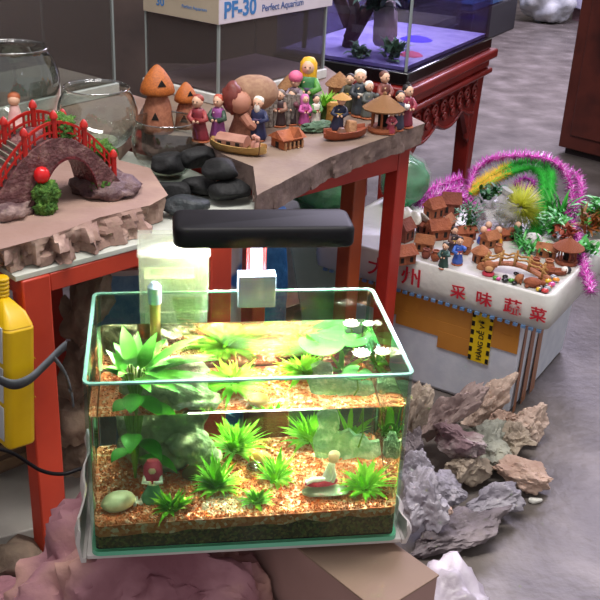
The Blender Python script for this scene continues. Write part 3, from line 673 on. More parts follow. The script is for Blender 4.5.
def house(label, px, py, sx, sy, h, rz, m=m_clay, z=None, gable=True, name='clay_house', group='small clay houses', mr=None, win=2):
    t = thing(name, label, 'house ornament', at(px, py, (ST2 if z is None else z)+.0006), rz, group)
    MB().box(-sx, sx, -sy, sy, 0, h).build('walls', m, t, bevel=.0012)
    r = MB()
    if gable: r.rings([[(-sx*1.2,-sy*1.25,h*.94),(-sx*1.2,sy*1.25,h*.94),(-sx*1.1,0,h*1.65)],[(sx*1.2,-sy*1.25,h*.94),(sx*1.2,sy*1.25,h*.94),(sx*1.1,0,h*1.65)]])
    else: r.lathe([(sx*1.7,h*.92),(sx*1.75,h*.97),(sx*1.0,h*1.32),(.001,h*1.65)], 10)
    r.build('roof', mr or m, t, smooth=False)
    w = MB()
    for k in range(win):
        x = -sx+2*sx*(k+.5)/win; w.box(x-sx*.16, x+sx*.16, -sy*1.02-.0004, -sy*.9, h*.25, h*.7)
    w.box(-sx-.0006, -sx*.9, -sy*.25, sy*.25, h*.05, h*.6)
    w.build('dark_opening', m_dark, t)
    return t
hs = house('larger terracotta house with twin gables at the front edge of the brown slab', 287, 146, .024, .019, .020, .55, win=4)
MB().rings([[(-.003,-.021,.0185),(.020,-.021,.0185),(.0085,-.021,.040)],[(-.003,.005,.0185),(.020,.005,.0185),(.0085,.005,.036)]]).build('front_gable', m_clay, hs, smooth=False)
mb = MB()
for k in range(5): mb.box(-.022+.010*k, -.018+.010*k, -.0225, -.0190, 0, .014)
mb.build('fence', m_clay2, hs)

# grey castle wall with figures behind the terracotta house
cw = thing('castle_wall', 'grey stone castle wall ornament behind the terracotta house', 'wall ornament', at(281, 127, ST2+.0006), .35)
mb = MB(); q = random.Random(4)
for k in range(9): mb.box(-.045+.010*k, -.0365+.010*k, .004, .016, 0, .052+.012*q.random())
mb.box(-.046,.046,.006,.014,0,.05).build('battlement', mat('castle_grey','77706c','94897f',rough=.85,scale=50,bump=.5,bscale=170), cw, bevel=.001)
figurine('figurine in a dark brown robe standing before the grey castle wall', 279, 126, .074, '3a2a2c', '6d6460', coat='8d6a5a')
figurine('figurine in a black robe near the terracotta house roof', 291, 124, .070, '2b2226', '4a3a36', coat='6a3f48')
figurine('figurine with a pink ball-shaped cap before the brown-roofed hut', 294, 118, .090, '6c5a66', None, coat='8a7a86')
o_ = [o for o in bpy.data.objects if o.get('label','').startswith('figurine with a pink ball')][0]
MB().blob((0,0,.95), (.17,.16,.15), 2).build('pink_cap', colour('d9688e'), o_, angle=180)
house('brown-roofed clay hut standing behind the pink-capped figurine', 291, 110, .018, .016, .050, .3, m_clay2, gable=False, mr=m_thatch)
figurine('yellow-haired figurine in a green dress, taller than its neighbours', 306, 116, .120, '3f7a4a', None, veil='d9a426', coat='4f8a3a')
figurine('small figurine in a bright pink robe below the yellow-haired one', 304, 125, .062, 'b0508e', 'b0508e', veil='b8609a')
figurine('small white figurine with a green shawl beside the pink-robed one', 315, 124, .060, 'd8d0c4', '1c1718', coat='4a7a3a')
gb_ = MB().blob((0,0,.008), (.034,.016,.012), 3, .35, 3, 5, amp2=.1); gb_.v = [(x,y,max(0,z)) for x,y,z in gb_.v]
tag(gb_.build('ornament_base', mat('mossy_base','4d6a54','6a8266',rough=.8,scale=40,bump=.4,bscale=150), None, loc=at(317, 131, ST2+.0006), rz=.4), 'dark mossy green rock base at the feet of the small white figurine', 'rock ornament')
# bright green plastic plant
pp = thing('plastic_plant', 'bright yellow-green plastic plant among the figurines', 'artificial plant', at(325, 118, ST2+.0006))
mb = MB(); q = random.Random(21)
for k in range(60):
    mb.leaf((q.uniform(-.006,.006), q.uniform(-.006,.006), .022), q.uniform(0,2*PI), q.uniform(-.1,1.4), q.uniform(.026,.044), .0042, q.uniform(.2,1.), 5)
mb.build('leaves', mat('lime_leaf','7ab83a','a5d65a',rough=.5,scale=30), pp, angle=180)
MB().lathe([(.010,0),(.009,.012),(.004,.026)], 10).build('stem_foot', colour('5a7a3a'), pp)
bl = thing('clay_block', 'golden-brown clay stump beside the lime green plastic plant', 'ornament', at(333, 122, ST2+.0006), .3)
MB().lathe([(.016,0),(.017,.004),(.015,.020),(.016,.036),(.013,.040)], 12, sy=.8).build('stump', mat('golden_clay','a3752f','8a5f28',rough=.7,scale=40,bump=.4,bscale=140), bl)
MB().lathe([(.010,.0395),(.010,.0415)], 12, sy=.8).build('cut_top', mat('cut_top','c09550',rough=.8), bl)
# brown rowing boat with boatman
bt2 = thing('toy_boat', 'red-brown clay rowing boat at the slab edge, a boatman aboard', 'boat ornament', at(345, 138, ST2+.0006), .45)
hull(bt2, .050, .019, .017, mat('boat_brown','a8593a','8d4730',rough=.65,scale=30,bump=.25,bscale=110))
MB().lathe([(.007,.0095),(.009,.016),(.006,.023)], 10, c=(-.014,-.006,0)).build('basket', colour('6b4a3a'), bt2)
MB().rings([[(.002,-.012,.0095),(.020,-.012,.0095),(.024,-.006,.032),(.006,-.004,.034)],[(.002,.012,.0095),(.020,.012,.0095),(.024,.010,.032),(.006,.010,.034)]]).build('cargo', m_clay2, bt2, bevel=.003)
figurine('boatman in navy with a straw hat, riding the red-brown boat', 336, 131, .072, '20263f', None, hat='cone', z=ST2+.010, lean=.12)
# thatched pavilion
def pavilion(label, px, py, sc, z=None, rz=0., m=m_thatch, mp=m_clay):
    t = thing('clay_pavilion', label, 'pavilion ornament', at(px, py, (ST2 if z is None else z)+.0006), rz, 'clay pavilions', sc)
    MB().lathe([(.40,0),(.42,.06),(.40,.14),(.34,.15)], 12).build('plinth', mp, t, angle=30)
    for k in range(6):
        a = 2*PI*k/6+.2; MB().lathe([(.035,.14),(.035,.62)], 6, c=(.31*math.cos(a), .31*math.sin(a), 0)).build('post', mp, t)
    MB().lathe([(.14,.15),(.14,.60)], 8).build('core', m_dark, t)
    mb = MB(); n = 24
    mb.rings([[(r*(1+(.02 if i % 2 else -.02))*math.cos(2*PI*i/n), r*math.sin(2*PI*i/n), zz) for i in range(n)] for r, zz in ((.30,.60),(.56,.60),(.58,.64),(.30,.84),(.05,1.0),(.01,1.01))]); mb.build('roof', m, t, angle=25)
    MB().lathe([(.05,.98),(.06,1.04),(.01,1.09)], 8).build('finial', m, t)
    return t
pavilion('round thatched clay pavilion at the far end of the brown slab', 382, 131, .074)
house('brown-roofed hut in the back row, next to the black tank base', 338, 103, .018, .016, .042, .3, m_clay2, gable=False, mr=m_thatch)
figurine('figurine in a grey-green robe holding something, behind the straw-hatted boatman', 348, 112, .082, '4a4a3c', '2a2220', coat='3a3a34')
figurine('taller white-haired figurine in a dark blue-grey robe, behind the boat', 360, 116, .098, '3a4048', 'd9d4cc', beard=False, coat='2c3038', lean=-.06)
figurine('shorter white-haired figurine in grey, before the taller white-haired one', 367, 118, .078, '5a5e5a', 'd9d4cc', coat='4a4e4c')
figurine('brown-robed figurine peeking over the pavilion roof', 382, 113, .090, '6a3a32', '5a3228', coat='7a4038')
figurine('figurine in white and dark patterned robe next to the pavilion', 396, 130, .080, '3a3a4c', '1c1718', coat='d8d0cc', lean=.05)
figurine('figurine in a maroon robe with a black bun, last at the slab end', 405, 127, .088, '7d2438', '1c1718', hat='bun', coat='8a2c3e')
figurine('small red-robed figurine between the pavilion and the maroon one', 390, 134, .050, 'a03a4a', '1c1718', coat='b85a6a')
# ---------------------------------------------------------------- clear tanks on the slab, big black-based tank on the carved table
m_foam = mat('white_foam', 'dcdcd8', 'cfcfcc', rough=.8, scale=60, bump=.08, bscale=200)
m_pglass = film('hazy_pane', 'd9dada', '9a8d8a', .11, .12)  # clear panes with a small share of milky grey-brown
m_edgeg = mat('grey_glass_edge', '8e9897', rough=.1, spec=.7)
def plain_tank(label, c, ang, L, D, z0, hb, h, foot, inner, mbase=None, t=.005):
    o = thing('empty_tank', label, 'glass tank', (c.x, c.y, z0), ang)
    MB().box(-.006, L+.006, -.006, D+.006, 0, hb).build('foam_base' if mbase is None else 'black_base', mbase or m_foam, o, bevel=.002)
    MB().box(t+.0005, L-t-.0005, t+.0005, D-t-.0005, hb, hb+.004).build('tank_floor', inner, o)
    for nm, b in (('front_pane',(0,L,0,t)),('back_pane',(0,L,D-t,D)),('side_pane',(0,t,t,D-t)),('side_pane',(L-t,L,t,D-t))):
        MB().box(*b, hb+.0005, h).build(nm, m_pglass, o, smooth=False)
    for x in (0, L-.004):
        for y in (0, D-.004): MB().box(x-.0006, x+.0046, y-.0006, y+.0046, hb+.001, h).build('glass_edge_seam', m_edgeg, o, smooth=False)
    return o
PU = 45*PI/180; pu = V((math.cos(PU), math.sin(PU), 0)); pv = V((-pu.y, pu.x, 0))
c0 = at(218, 105, ST2+.0005); NR = at(146, 102, ST+.0005)
m_in = mat('tank_inside_floor', '9a7f82', 'b59a9c', rough=.6, scale=6); m_in2 = mat('tank_inside_beige', 'b9b3a2', 'a39c8c', rough=.6, scale=6)
plain_tank('empty clear glass tank carrying the cardboard carton with the blue lettering', c0, PU, .385, .215, c0.z, .022, .168, 0, m_in)
plain_tank('empty clear glass tank behind the two larger fish bowls', NR - pu*.36 + pv*.095, PU, .36, .24, NR.z, .026, .40, 0, m_in2)
# carton lying on the first tank
cz = c0.z+.1685
ca = thing('cardboard_carton', 'pale cardboard carton with blue lettering lying on top of the empty tank', 'carton', (c0.x, c0.y, cz), PU)
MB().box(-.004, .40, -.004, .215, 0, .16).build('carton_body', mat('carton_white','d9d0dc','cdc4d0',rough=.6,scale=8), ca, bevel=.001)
MB().box(-.0048, -.0041, -.003, .214, .001, .159).build('shaded_face', mat('carton_shade','b7ac98','a79c88',rough=.7,scale=8), ca)  # side face turned beige: its shade is put into the colour
m_blue = mat('print_blue', '3a78b8', rough=.5); m_navy = mat('print_navy', '2a4f8f', rough=.5)
Mt = frame((.010,-.0046,.012), (1,0,0), (0,0,1))
text('lettering', 'PF-30', .046, Mt, m_blue, ca, bold=.0012)
text('lettering', 'Perfect Aquarium', .021, frame((.135,-.0046,.013), (1,0,0), (0,0,1)), m_navy, ca)
text('lettering', '30', .024, frame((-.0049,.175,.018), (0,-1,0), (0,0,1)), m_blue, ca, bold=.0006)
text('lettering', 'Perfect Aquarium', .010, frame((-.0049,.100,.022), (0,-1,0), (0,0,1)), m_blue, ca)

# carved red table with the big tank
BT = .58; b0 = at(405, 86, BT); b1 = at(488, 48, BT); bd = (b1-b0); BA = math.atan2(bd.y, bd.x); BL = bd.length; BD = .44
ct = thing('carved_table', 'dark red carved wooden table under the black-based aquarium', 'table', (b0.x, b0.y, 0), BA)
MB().box(-.03, BL+.02, -.03, BD+.03, BT-.028, BT).build('table_top', m_dkred, ct, bevel=.006)
MB().box(-.012, BL+.002, -.012, BD+.012, BT-.060, BT-.0285).build('neck_moulding', m_dkred, ct, bevel=.008)
MB().box(-.022, BL+.012, -.022, BD+.022, BT-.078, BT-.0605).build('lower_moulding', m_dkred, ct, bevel=.006)
for x in (0, BL-.062):
    for y in (0, BD-.062):
        MB().rings([[(x+a*w+.031*(1-w), y+b*w+.031*(1-w), z) for a, b in ((0,0),(.062,0),(.062,.062),(0,.062))] for z, w in ((0,.9),(.12,.78),(BT-.20,.9),(BT-.0785,1.))]).build('leg', m_dkred, ct, bevel=.004)
def scroll(mb, x, z, r, s, turns=1.4):
    pts = [(x+s*r*(1-t*.75)*math.cos(2*PI*turns*t), -.004, z+r*(1-t*.75)*math.sin(2*PI*turns*t)) for t in [k/18 for k in range(19)]]
    mb.tube(pts, .0045, 6)
for fr, Lf in ((0, BL),):
    ap = MB(); n = 20; lo = [BT-.175-.03*abs(math.sin(PI*2.5*k/n)) - .09*max(0, abs(k/n-.5)*2-.72)/.28 for k in range(n+1)]
    vs = []
    for k in range(n+1):
        x = .062+(Lf-.124)*k/n; vs += [(x,.006,lo[k]),(x,.022,lo[k]),(x,.022,BT-.0785),(x,.006,BT-.0785)]
    fs = []
    for k in range(n):
        a = k*4
        for i in range(4): fs.append((a+i, a+(i+1)%4, a+4+(i+1)%4, a+4+i))
    fs += [(3,2,1,0), (n*4,n*4+1,n*4+2,n*4+3)]
    ap.add(vs, fs).build('apron', m_dkred, ct, angle=30)
    cv = MB()
    for k in range(8):
        x = .10+(Lf-.2)*k/7; scroll(cv, x, BT-.118, .024, 1 if k % 2 else -1); scroll(cv, x+.02, BT-.152, .014, -1 if k % 2 else 1)
    cv.tube([(.062+(Lf-.124)*k/40, .004, BT-.168-.03*abs(math.sin(PI*2.5*k/40))) for k in range(41)], .005, 6)
    cv.build('carved_lattice', m_dkred, ct, angle=180)
    for x, s in ((.062,1),(Lf-.062,-1)):
        k_ = MB(); k_.tube([(x+s*.001,.012,BT-.30),(x+s*.020,.012,BT-.275),(x+s*.014,.012,BT-.25),(x+s*.034,.012,BT-.235),(x+s*.026,.012,BT-.21),(x+s*.05,.012,BT-.19)], [.004,.010,.008,.011,.009,.008], 8); k_.build('bracket', m_dkred, ct, angle=180)
MB().box(.006, .022, .062, BD-.062, BT-.16, BT-.0785).build('side_apron', m_dkred, ct)
at_ = thing('large_aquarium', 'big aquarium with a black base frame, planted, on the carved red table', 'aquarium', (b0.x, b0.y, BT+.0008), BA)
AL, AD, AH_ = BL-.01, .40, .46
MB().box(-.012, AL+.006, -.012, AD+.006, 0, .036).build('base_frame', mat('gloss_black','0c0c0e',rough=.15,coat=.5), at_, bevel=.004)
m_ag = pane('aquarium_pane', 'd6d4e4', 1.5)
for nm, b in (('front_pane',(0,AL,0,.008)),('back_pane',(0,AL,AD-.008,AD)),('side_pane',(0,.008,.008,AD-.008)),('side_pane',(AL-.008,AL,.008,AD-.008))):
    MB().box(*b, .0365, AH_).build(nm, film('painted_haze_back','c9c6d8','8a84a6',.38,.2) if nm == 'back_pane' else m_ag, at_, smooth=False)  # lavender reflection haze put into the colour of the back pane
MB().box(-.001,.005,-.001,.005,.0365,AH_).build('corner_seam', m_edgeg, at_)
def inA(x, y, z): 
    v = rz3(BA) @ V((x, y, z)); return V((b0.x, b0.y, BT+.0008))+v
tag(MB().box(.009, AL-.009, .009, AD-.009, .0368, .046).build('aquarium_sand', mat('lilac_sand','9a90c8','b8b0da',rough=.6,scale=20,bump=.2,bscale=160), None, loc=(b0.x,b0.y,BT+.0008), rz=BA), 'lilac-grey sand on the bottom of the big black-based aquarium', 'sand', kind='stuff')
def heap(label, x, y, c, r):  # low coloured mound: glow of light on the tank bottom, painted
    mb = MB().lathe([(r,0),(r*.7,.006),(r*.3,.010),(.001,.011)], 16); tag(mb.build('painted_glow', cellmat('painted_glow_'+c, [c, c], 300), None, loc=inA(x, y, .0465)), label, 'gravel', kind='stuff')
heap('painted patch of blue-violet light in the big black-based aquarium', .40, .14, '5a4ae0', .05)
heap('painted patch of pink-red light by the front pane of the big aquarium', .17, .06, 'e0607a', .035)
wd = thing('driftwood', 'dark branching driftwood in the big black-based aquarium', 'driftwood', inA(.16, .25, .0468))
for k, pts in enumerate((((0,0,0),(.01,-.02,.10),(-.02,0,.2),(.02,.01,.34)),((0,0,.02),(.04,-.02,.1),(.10,-.01,.22),(.12,0,.30)),((0,0,.06),(-.05,.02,.16),(-.09,0,.30)))):
    MB().tube(pts, [.022,.017,.012,.007][:len(pts)], 10).build('branch', mat('driftwood_dark','5a4238','7a5e50',rough=.85,scale=25,bump=.4,bscale=80), wd, angle=180)
def aqplant(label, x, y, n, L, W, seed, m, el=(.2,1.4), z=.0468, kind='strap'):
    t = thing('aquarium_plant', label, 'aquatic plant', inA(x, y, z), 0, 'plants in the big aquarium'); q = random.Random(seed); mb = MB()
    for k in range(n): mb.leaf((q.uniform(-.02,.02), q.uniform(-.02,.02), q.uniform(0,L*.6)), q.uniform(0,6.3), q.uniform(*el), L*q.uniform(.5,1), W, q.uniform(.3,1.4), 5, kind)
    mb.build('leaves', m, t, angle=180); MB().tube([(0,0,-.0),(0,0,L*.5)], .004, 6).build('stem', colour('3f5a30'), t); return t
m_dkleaf = mat('dark_leaf','2c5238','4a7a4c',rough=.5,scale=20)
aqplant('tall dark green plant crowning the driftwood in the big aquarium', .13, .16, 70, .11, .011, 5, m_dkleaf, z=.16)
aqplant('low grey-green plant at the front of the big black-based aquarium', .075, .075, 60, .055, .007, 6, mat('greygreen_leaf','5d8f5a','84b37a',rough=.5,scale=20))
aqplant('second low green plant near the corner of the big aquarium', .045, .16, 50, .034, .008, 7, mat('greygreen_leaf2','6a9a6a','9abf8e',rough=.5,scale=20))
bs = MB().blob((0,0,.07), (.045,.035,.075), 3, .3, 2, 5, 4, amp2=.05); lo_z = min(v[2] for v in bs.v)
tag(bs.build('aquarium_stone', mat('beige_stone','cbb9a4','ddd0c0',rough=.8,scale=20,bump=.3,bscale=80), None, loc=inA(.175,.15,.0472-lo_z), angle=50), 'upright beige stone beside the driftwood in the big aquarium', 'stone')
hz = MB().tube([(.0,0,.0),(.005,.02,.12),(-.01,.0,.25),(.02,.01,.40),(.09,.02,.45)], .007, 10)
tag(hz.build('air_hose', mat('hose_black','141416',rough=.4), None, loc=inA(.035,.33,.050), angle=180), 'thick black hose rising through the big aquarium', 'hose')

# cabinet at the side, sack, far tanks
e0 = at(557, 153, 0); ex_ = V((.63,-.777,0)); ca_ = math.atan2(ex_.y, ex_.x)
cb = thing('wooden_cabinet', 'tall dark red-brown wooden cabinet standing on the concrete floor', 'cabinet', (e0.x, e0.y, 0), ca_)
m_cab = mat('mahogany', '4a1d14', '35130e', rough=.45, scale=5, c3='56241a')
MB().box(0, .62, 0, .42, .03, 1.5).build('cabinet_body', m_cab, cb, bevel=.004)
MB().box(.02, .60, .03, .40, 0, .03).build('plinth', mat('dark_plinth','1c1010',rough=.7), cb)
MB().box(.05, .57, -.012, 0, .09, 1.4).build('door_panel', m_cab, cb, bevel=.005)
sk = thing('white_sack', 'white plastic sack slumped on the floor far back', 'sack', at(545, 22, 0))
mb = MB().blob((0,0,.17), (.20,.16,.19), 4, .25, 2, 4, amp2=.12); mb.v = [(x,y,max(0,z)) for x,y,z in mb.v]; mb.build('sack_body', mat('sack_white','c2c4c4','a7abb0',rough=.5,scale=8,bump=.5,bscale=25), sk, angle=180)
MB().tube([(0,0,.33),(.02,0,.40),(.05,.02,.44)], [.05,.03,.05], 10).build('sack_neck', mat('sack_white','c2c4c4'), sk)
wbx = thing('white_box', 'white box on a dark pinkish block beside the far white sack', 'box', at(592, 26, 0)+V((.12,.1,0)), .3)
MB().box(-.12,.35,-.1,.2,.0,.09).build('block', mat('pink_block','8a6a72',rough=.7), wbx)
MB().box(-.16,.4,-.12,.25,.0905,.42).build('box_body', mat('box_white','c9c7dc',rough=.6), wbx, bevel=.01)
def far_tank(label, px, py, L, rz, c):
    p = at(px, py, 0); t = thing('display_aquarium', label, 'aquarium', p, rz)
    MB().box(0, L, 0, .45, 0, .22).build('dark_stand', mat('stand_dark','1e1b22',rough=.6), t, bevel=.01)
    MB().box(.02, L-.02, .02, .43, .2205, .26).build('tank_floor', mat('floor_'+c, c, rough=.5), t)
    for nm, b in (('front_pane',(.0,L,0,.01)),('side_pane',(0,.01,.01,.44)),('side_pane',(L-.01,L,.01,.44))): MB().box(*b, .2205, .75).build(nm, m_ag, t, smooth=False)
    MB().box(0, L, .44, .45, .2205, .75).build('back_panel', mat('back_'+c, c, rough=.5), t)  # bright floor and back colours stand in for the tank's own light
    return t
far_tank('far aquarium painted pale blue as if lit, on a dark stand', 470, 48, .9, .93, '8fd0e0')
far_tank('far aquarium painted yellow-green as if lit, seen through the big tank', 405, 85, .75, .93, 'c9cf7a')

al = bpy.data.lights.new('aquarium_fill','AREA'); al.shape = 'RECTANGLE'; al.size = .5; al.size_y = .12; al.energy = 5; al.color = (.88,.84,1); al_o = bpy.data.objects.new('aquarium_fill', al); COL.objects.link(al_o)  # unseen light added above to brighten the inside of the big aquarium
al_o.location = inA(AL/2, AD/2, .56); al_o.rotation_euler.z = BA
# ---------------------------------------------------------------- foam box with the tray of small goods
f0 = at(508, 415, 0); FA = -40*PI/180; FX = V((math.cos(FA), math.sin(FA), 0)); FY = V((-FX.y, FX.x, 0))
BH = .236; LZ = .322; TF = .317
fbx = thing('foam_box', 'white foam box bound with brown tape under the tray of goods', 'foam box', (f0.x, f0.y, 0), FA)
m_fb = mat('foam_bluewhite', 'd4d8e2', 'c6cbd8', rough=.75, scale=30, bump=.06, bscale=150)
MB().rings([[(-.46+i,i,z),(-i,i,z),(-i,.38-i,z),(-.46+i,.38-i,z)] for z, i in ((0,.006),(.01,0),(BH,-.006))]).build('box_body', m_fb, fbx, smooth=False, bevel=.004)
m_tape = mat('brown_tape', 'b7782f', 'c98a3c', rough=.3, scale=6, spec=.6)
def ytap(z): return -.0008-.006*z/BH
def strip(x0, x1, z0, z1, e=0.):
    return MB().add([(x0,ytap(z0)-e,z0),(x1,ytap(z0)-e,z0),(x1,ytap(z1)-e,z1),(x0,ytap(z1)-e,z1),(x0,ytap(z0)-e-.0006,z0),(x1,ytap(z0)-e-.0006,z0),(x1,ytap(z1)-e-.0006,z1),(x0,ytap(z1)-e-.0006,z1)],
        [(3,2,1,0),(4,5,6,7),(0,1,5,4),(1,2,6,5),(2,3,7,6),(3,0,4,7)])
for x0, x1, z0, z1, e in ((-.464,-.001,.168,.2355,0),(-.30,-.08,.146,.185,.0008),(-.19,-.10,.118,.16,.0016),(-.08,.0,.160,.20,.0008)):
    strip(x0, x1, z0, z1, e).build('packing_tape', m_tape, fbx, smooth=False)
m_tape2 = mat('dark_tape','8a5230','9c6238',rough=.35,scale=8)
for y0, y1 in ((.008,.026),(.060,.088),(.118,.150)): 
    MB().box(.0062, .0070, y0, y1, .002, .2355).build('packing_tape', m_tape2, fbx, smooth=False)
# warning tape
m_yel = mat('warning_yellow','e9c81e','dcb914',rough=.4,scale=20); m_ink = mat('black_ink','15140f',rough=.5)
wt = strip(-.112,-.062,.112,.2355,.0026).build('warning_tape', m_yel, fbx, smooth=False)
for k in range(6):
    z = .114+.0215*k
    for x in (-.1115, -.0700): 
        strip(x, x+.0075, z, z+.012, .0033).build('dash_print', m_ink, wt, smooth=False)

text('lettering', 'HÀNG DỄ VỠ', .0165, frame((-.0805, ytap(.118)-.0036, .118), (0,-.025,1), (-1,0,0)), m_ink, wt, depth=.0003, bold=.0003)
# tray (the upturned lid wrapped in white plastic)
tr = thing('foam_tray', 'shallow white plastic-wrapped foam tray with red lettering on the foam box', 'tray', (f0.x, f0.y, 0), FA)
TX0, TX1, TY0, TY1 = -.525, .062, -.022, .43
m_wrap = mat('white_wrap', 'd9d8d2', 'c8c7c0', rough=.35, scale=10, bump=.35, bscale=22)
mb = MB(); P0 = rrect(TX0,TX1,TY0,TY1,.025,4); n_ = len(P0)
def off(d): return rrect(TX0+d,TX1-d,TY0+d,TY1-d,max(.004,.025-d),4)
def wr(p, z, s): return (p[0]+.003*noise.noise(V((p[0]*18,p[1]*18,z*30+s))), p[1]+.003*noise.noise(V((p[1]*18+9,p[0]*18,z*30+s))), z)
mb.rings([[wr(p,BH+.002,0) for p in off(.012)],[wr(p,BH+.006,1) for p in off(.002)],[wr(p,BH+.03,2) for p in off(-.002)],[wr(p,LZ-.004,3) for p in off(.001)],[wr(p,LZ,4) for p in off(.006)],[wr(p,LZ-.002,5) for p in off(.012)],[(p[0],p[1],TF) for p in off(.017)]])
mb.build('tray_body', m_wrap, tr, angle=180)
mb = MB()
for k in range(31): mb.box(TX0+.03+.0178*k, TX0+.040+.0178*k, TY0-.0062+.004, TY0+.004, BH-.0005, BH+.0055)
mb.build('blue_print_strip', mat('strip_blue','4a6f9a','6f8fb4',rough=.5,scale=60), tr, smooth=False)
m_rink = mat('red_ink', 'c22436', rough=.5)
for ch, x, sz in (('大',-.375,.05),('州',-.288,.048),('采',-.165,.034),('味',-.105,.036),('蔬',-.040,.038),('菜',.020,.034)):
    text('lettering', ch, sz, frame((x, TY0-.0055, BH+.030), (1,0,0), (0,-.05,1)), m_rink, tr, depth=.0006, bold=.0006, sx=1.1)
G = TF+.0006
def tp(px, py): return at(px, py, TF)
def tin(px, py, z, m=.026):             # kept inside the tray's raised edge
    p = at(px, py, z); d = p-f0; a = min(TX1-m, max(TX0+m, d.dot(FX))); b = min(TY1-m, max(TY0+m, d.dot(FY)))
    return V((f0.x, f0.y, 0))+FX*a+FY*b+V((0,0,z))
gh = 'terracotta houses heaped on the foam tray'
m_cl = [mat('house_clay_a','9c5738','83442c',rough=.85,scale=40,bump=.4,bscale=140), mat('house_clay_b','8a4a38','703a2c',rough=.85,scale=40,bump=.4,bscale=140), mat('house_clay_c','a86a44','8f5636',rough=.85,scale=40,bump=.4,bscale=140)]
HS = [(402,262,.024,.020,.026,.3,0,1,'reddish clay house at the tray edge beside the red table leg'),(404,240,.018,.016,.034,.7,1,1,'narrow reddish clay house behind the white plastic scrap'),
 (424,250,.020,.016,.024,-.4,2,1,'small tan clay house in front of the white plastic scrap'),(437,238,.024,.018,.030,.2,0,1,'clay house with a steep roof in the middle of the house heap'),
 (433,218,.020,.017,.034,.5,0,1,'clay house standing tall at the back of the heap by the pink tinsel'),(450,214,.022,.018,.036,-.2,1,1,'square clay house at the back next to the green sprig'),
 (446,231,.020,.015,.026,.9,2,1,'low clay house under the square one'),(463,238,.026,.016,.020,.1,0,1,'long flat-roofed clay house beside the green sprig'),
 (462,252,.018,.014,.024,-.6,2,1,'little clay house just behind the blue-robed figurine'),(424,232,.016,.014,.024,.2,1,0,'round-roofed clay hut hidden among the gabled houses'),
 (489,246,.018,.015,.024,.4,2,1,'tan clay house behind the brown toy bridge, by the plastic bag'),(506,239,.020,.014,.018,.1,0,1,'brown clay house in front of the plastic bag'),
 (546,256,.022,.015,.020,-.5,2,1,'clay house between the white fluff ball and the clay pavilion'),(480,262,.014,.013,.026,.3,2,0,'round clay hut beside the monkey-faced ornament')]
for px, py, sx, sy, h, rz, mi, gab, lab in HS:
    house(lab, px, py, sx, sy, h, rz, m_cl[mi], z=TF, gable=bool(gab), group=gh, win=2)
pavilion('reddish clay pavilion on the foam tray beside the pink tinsel strand', 566, 263, .062, TF, .2, m_cl[0], m_cl[0])
figurine('dark green-robed figurine with a white collar on the foam tray', 443, 268, .062, '2f4a44', '1c1718', coat='3d5a54', z=TF, group='figurines on the foam tray')
figurine('blue-robed figurine on the foam tray', 457, 264, .066, '2f4f9c', '1c1718', coat='3a62b4', z=TF, group='figurines on the foam tray')
figurine('dark-robed figurine behind the blue-robed one on the foam tray', 452, 253, .066, '3a3034', '1c1718', coat='6a4a40', z=TF, group='figurines on the foam tray')
# brown toy bridge
b_a, b_b = tp(482, 268), tp(546, 281); bl_ = (b_b-b_a).length
tb = thing('clay_bridge', 'brown clay footbridge with rope-like railings on the foam tray', 'bridge ornament', (b_a.x, b_a.y, G), math.atan2(b_b.y-b_a.y, b_b.x-b_a.x))
m_rope = mat('rope_clay','a8783f','c89a5c',rough=.8,scale=120,bump=.6,bscale=300)
def arc(u, b=.0, h=.020): return (bl_*u, b, .006+h*math.sin(PI*u))
MB().rings([[(arc(k/12)[0],-.011,arc(k/12)[2]-.004),(arc(k/12)[0],.011,arc(k/12)[2]-.004),(arc(k/12)[0],.011,arc(k/12)[2]),(arc(k/12)[0],-.011,arc(k/12)[2])] for k in range(13)]).build('deck', m_cl[2], tb, angle=40)
for y in (-.011,.011):
    MB().tube([(bl_*k/16, y, .022+.020*math.sin(PI*k/16)+.003*math.sin(k*1.9)) for k in range(17)], .0026, 6).build('railing', m_rope, tb, angle=180)
    for k in range(5):
        u = .06+.88*k/4; MB().tube([(bl_*u, y, .004+.020*math.sin(PI*u)), (bl_*u, y, .032+.020*math.sin(PI*u))], .0028, 6).build('post', m_rope, tb, angle=180)
for u in (.02, .98): MB().lathe([(.016,-.0),(.014,.006),(.010,.011)], 10, c=(bl_*u,0,0)).build('bridge_foot', m_cl[2], tb)
mk = thing('monkey_face_ornament', 'tan monkey-faced clay ornament on a red base at the tray front', 'ornament', tin(478, 283, TF+.0006, .04), -.3)
MB().lathe([(.013,0),(.014,.003),(.012,.008)], 14).build('red_base', colour('a02a3a'), mk)
MB().blob((0,0,.020), (.014,.010,.014), 2).build('face', m_cl[2], mk, angle=180); MB().blob((0,-.007,.017), (.0095,.006,.008), 2).build('muzzle', mat('muzzle_tan','c9996a',rough=.7), mk, angle=180)
mb = MB()
for s in (-1,1): mb.blob((s*.014,0,.023), .005, 1)
mb.build('ears', m_cl[2], mk, angle=180)
def turtle(label, px, py, rz, L, mi):
    t = thing('clay_turtle', label, 'turtle ornament', tin(px, py, TF+.0006, .042), rz, 'clay turtles on the foam tray')
    MB().blob((0,0,.009), (L,L*.72,.011), 3, .1, 3, 2).build('shell', m_cl[mi], t, angle=180)
    MB().blob((L*1.15,0,.010), (L*.35,L*.26,.006), 2).build('head', m_cl[mi], t, angle=180)
    for sx in (-.6,.65):
        for sy in (-.75,.75): MB().blob((L*sx,L*sy,.004), (L*.28,L*.2,.0045), 1).build('foot', m_cl[mi], t, angle=180)
turtle('red-brown clay turtle at the front of the tray', 527, 291, -.4, .019, 0)
turtle('tan clay turtle behind the marbles near the tray corner', 518, 283, .7, .012, 2)
b3 = thing('toy_boat', 'small reddish clay boat near the tray corner under the pink strand', 'boat ornament', tin(563, 277, TF+.0006, .055), -.35); hull(b3, .038, .011, .010, m_cl[0])
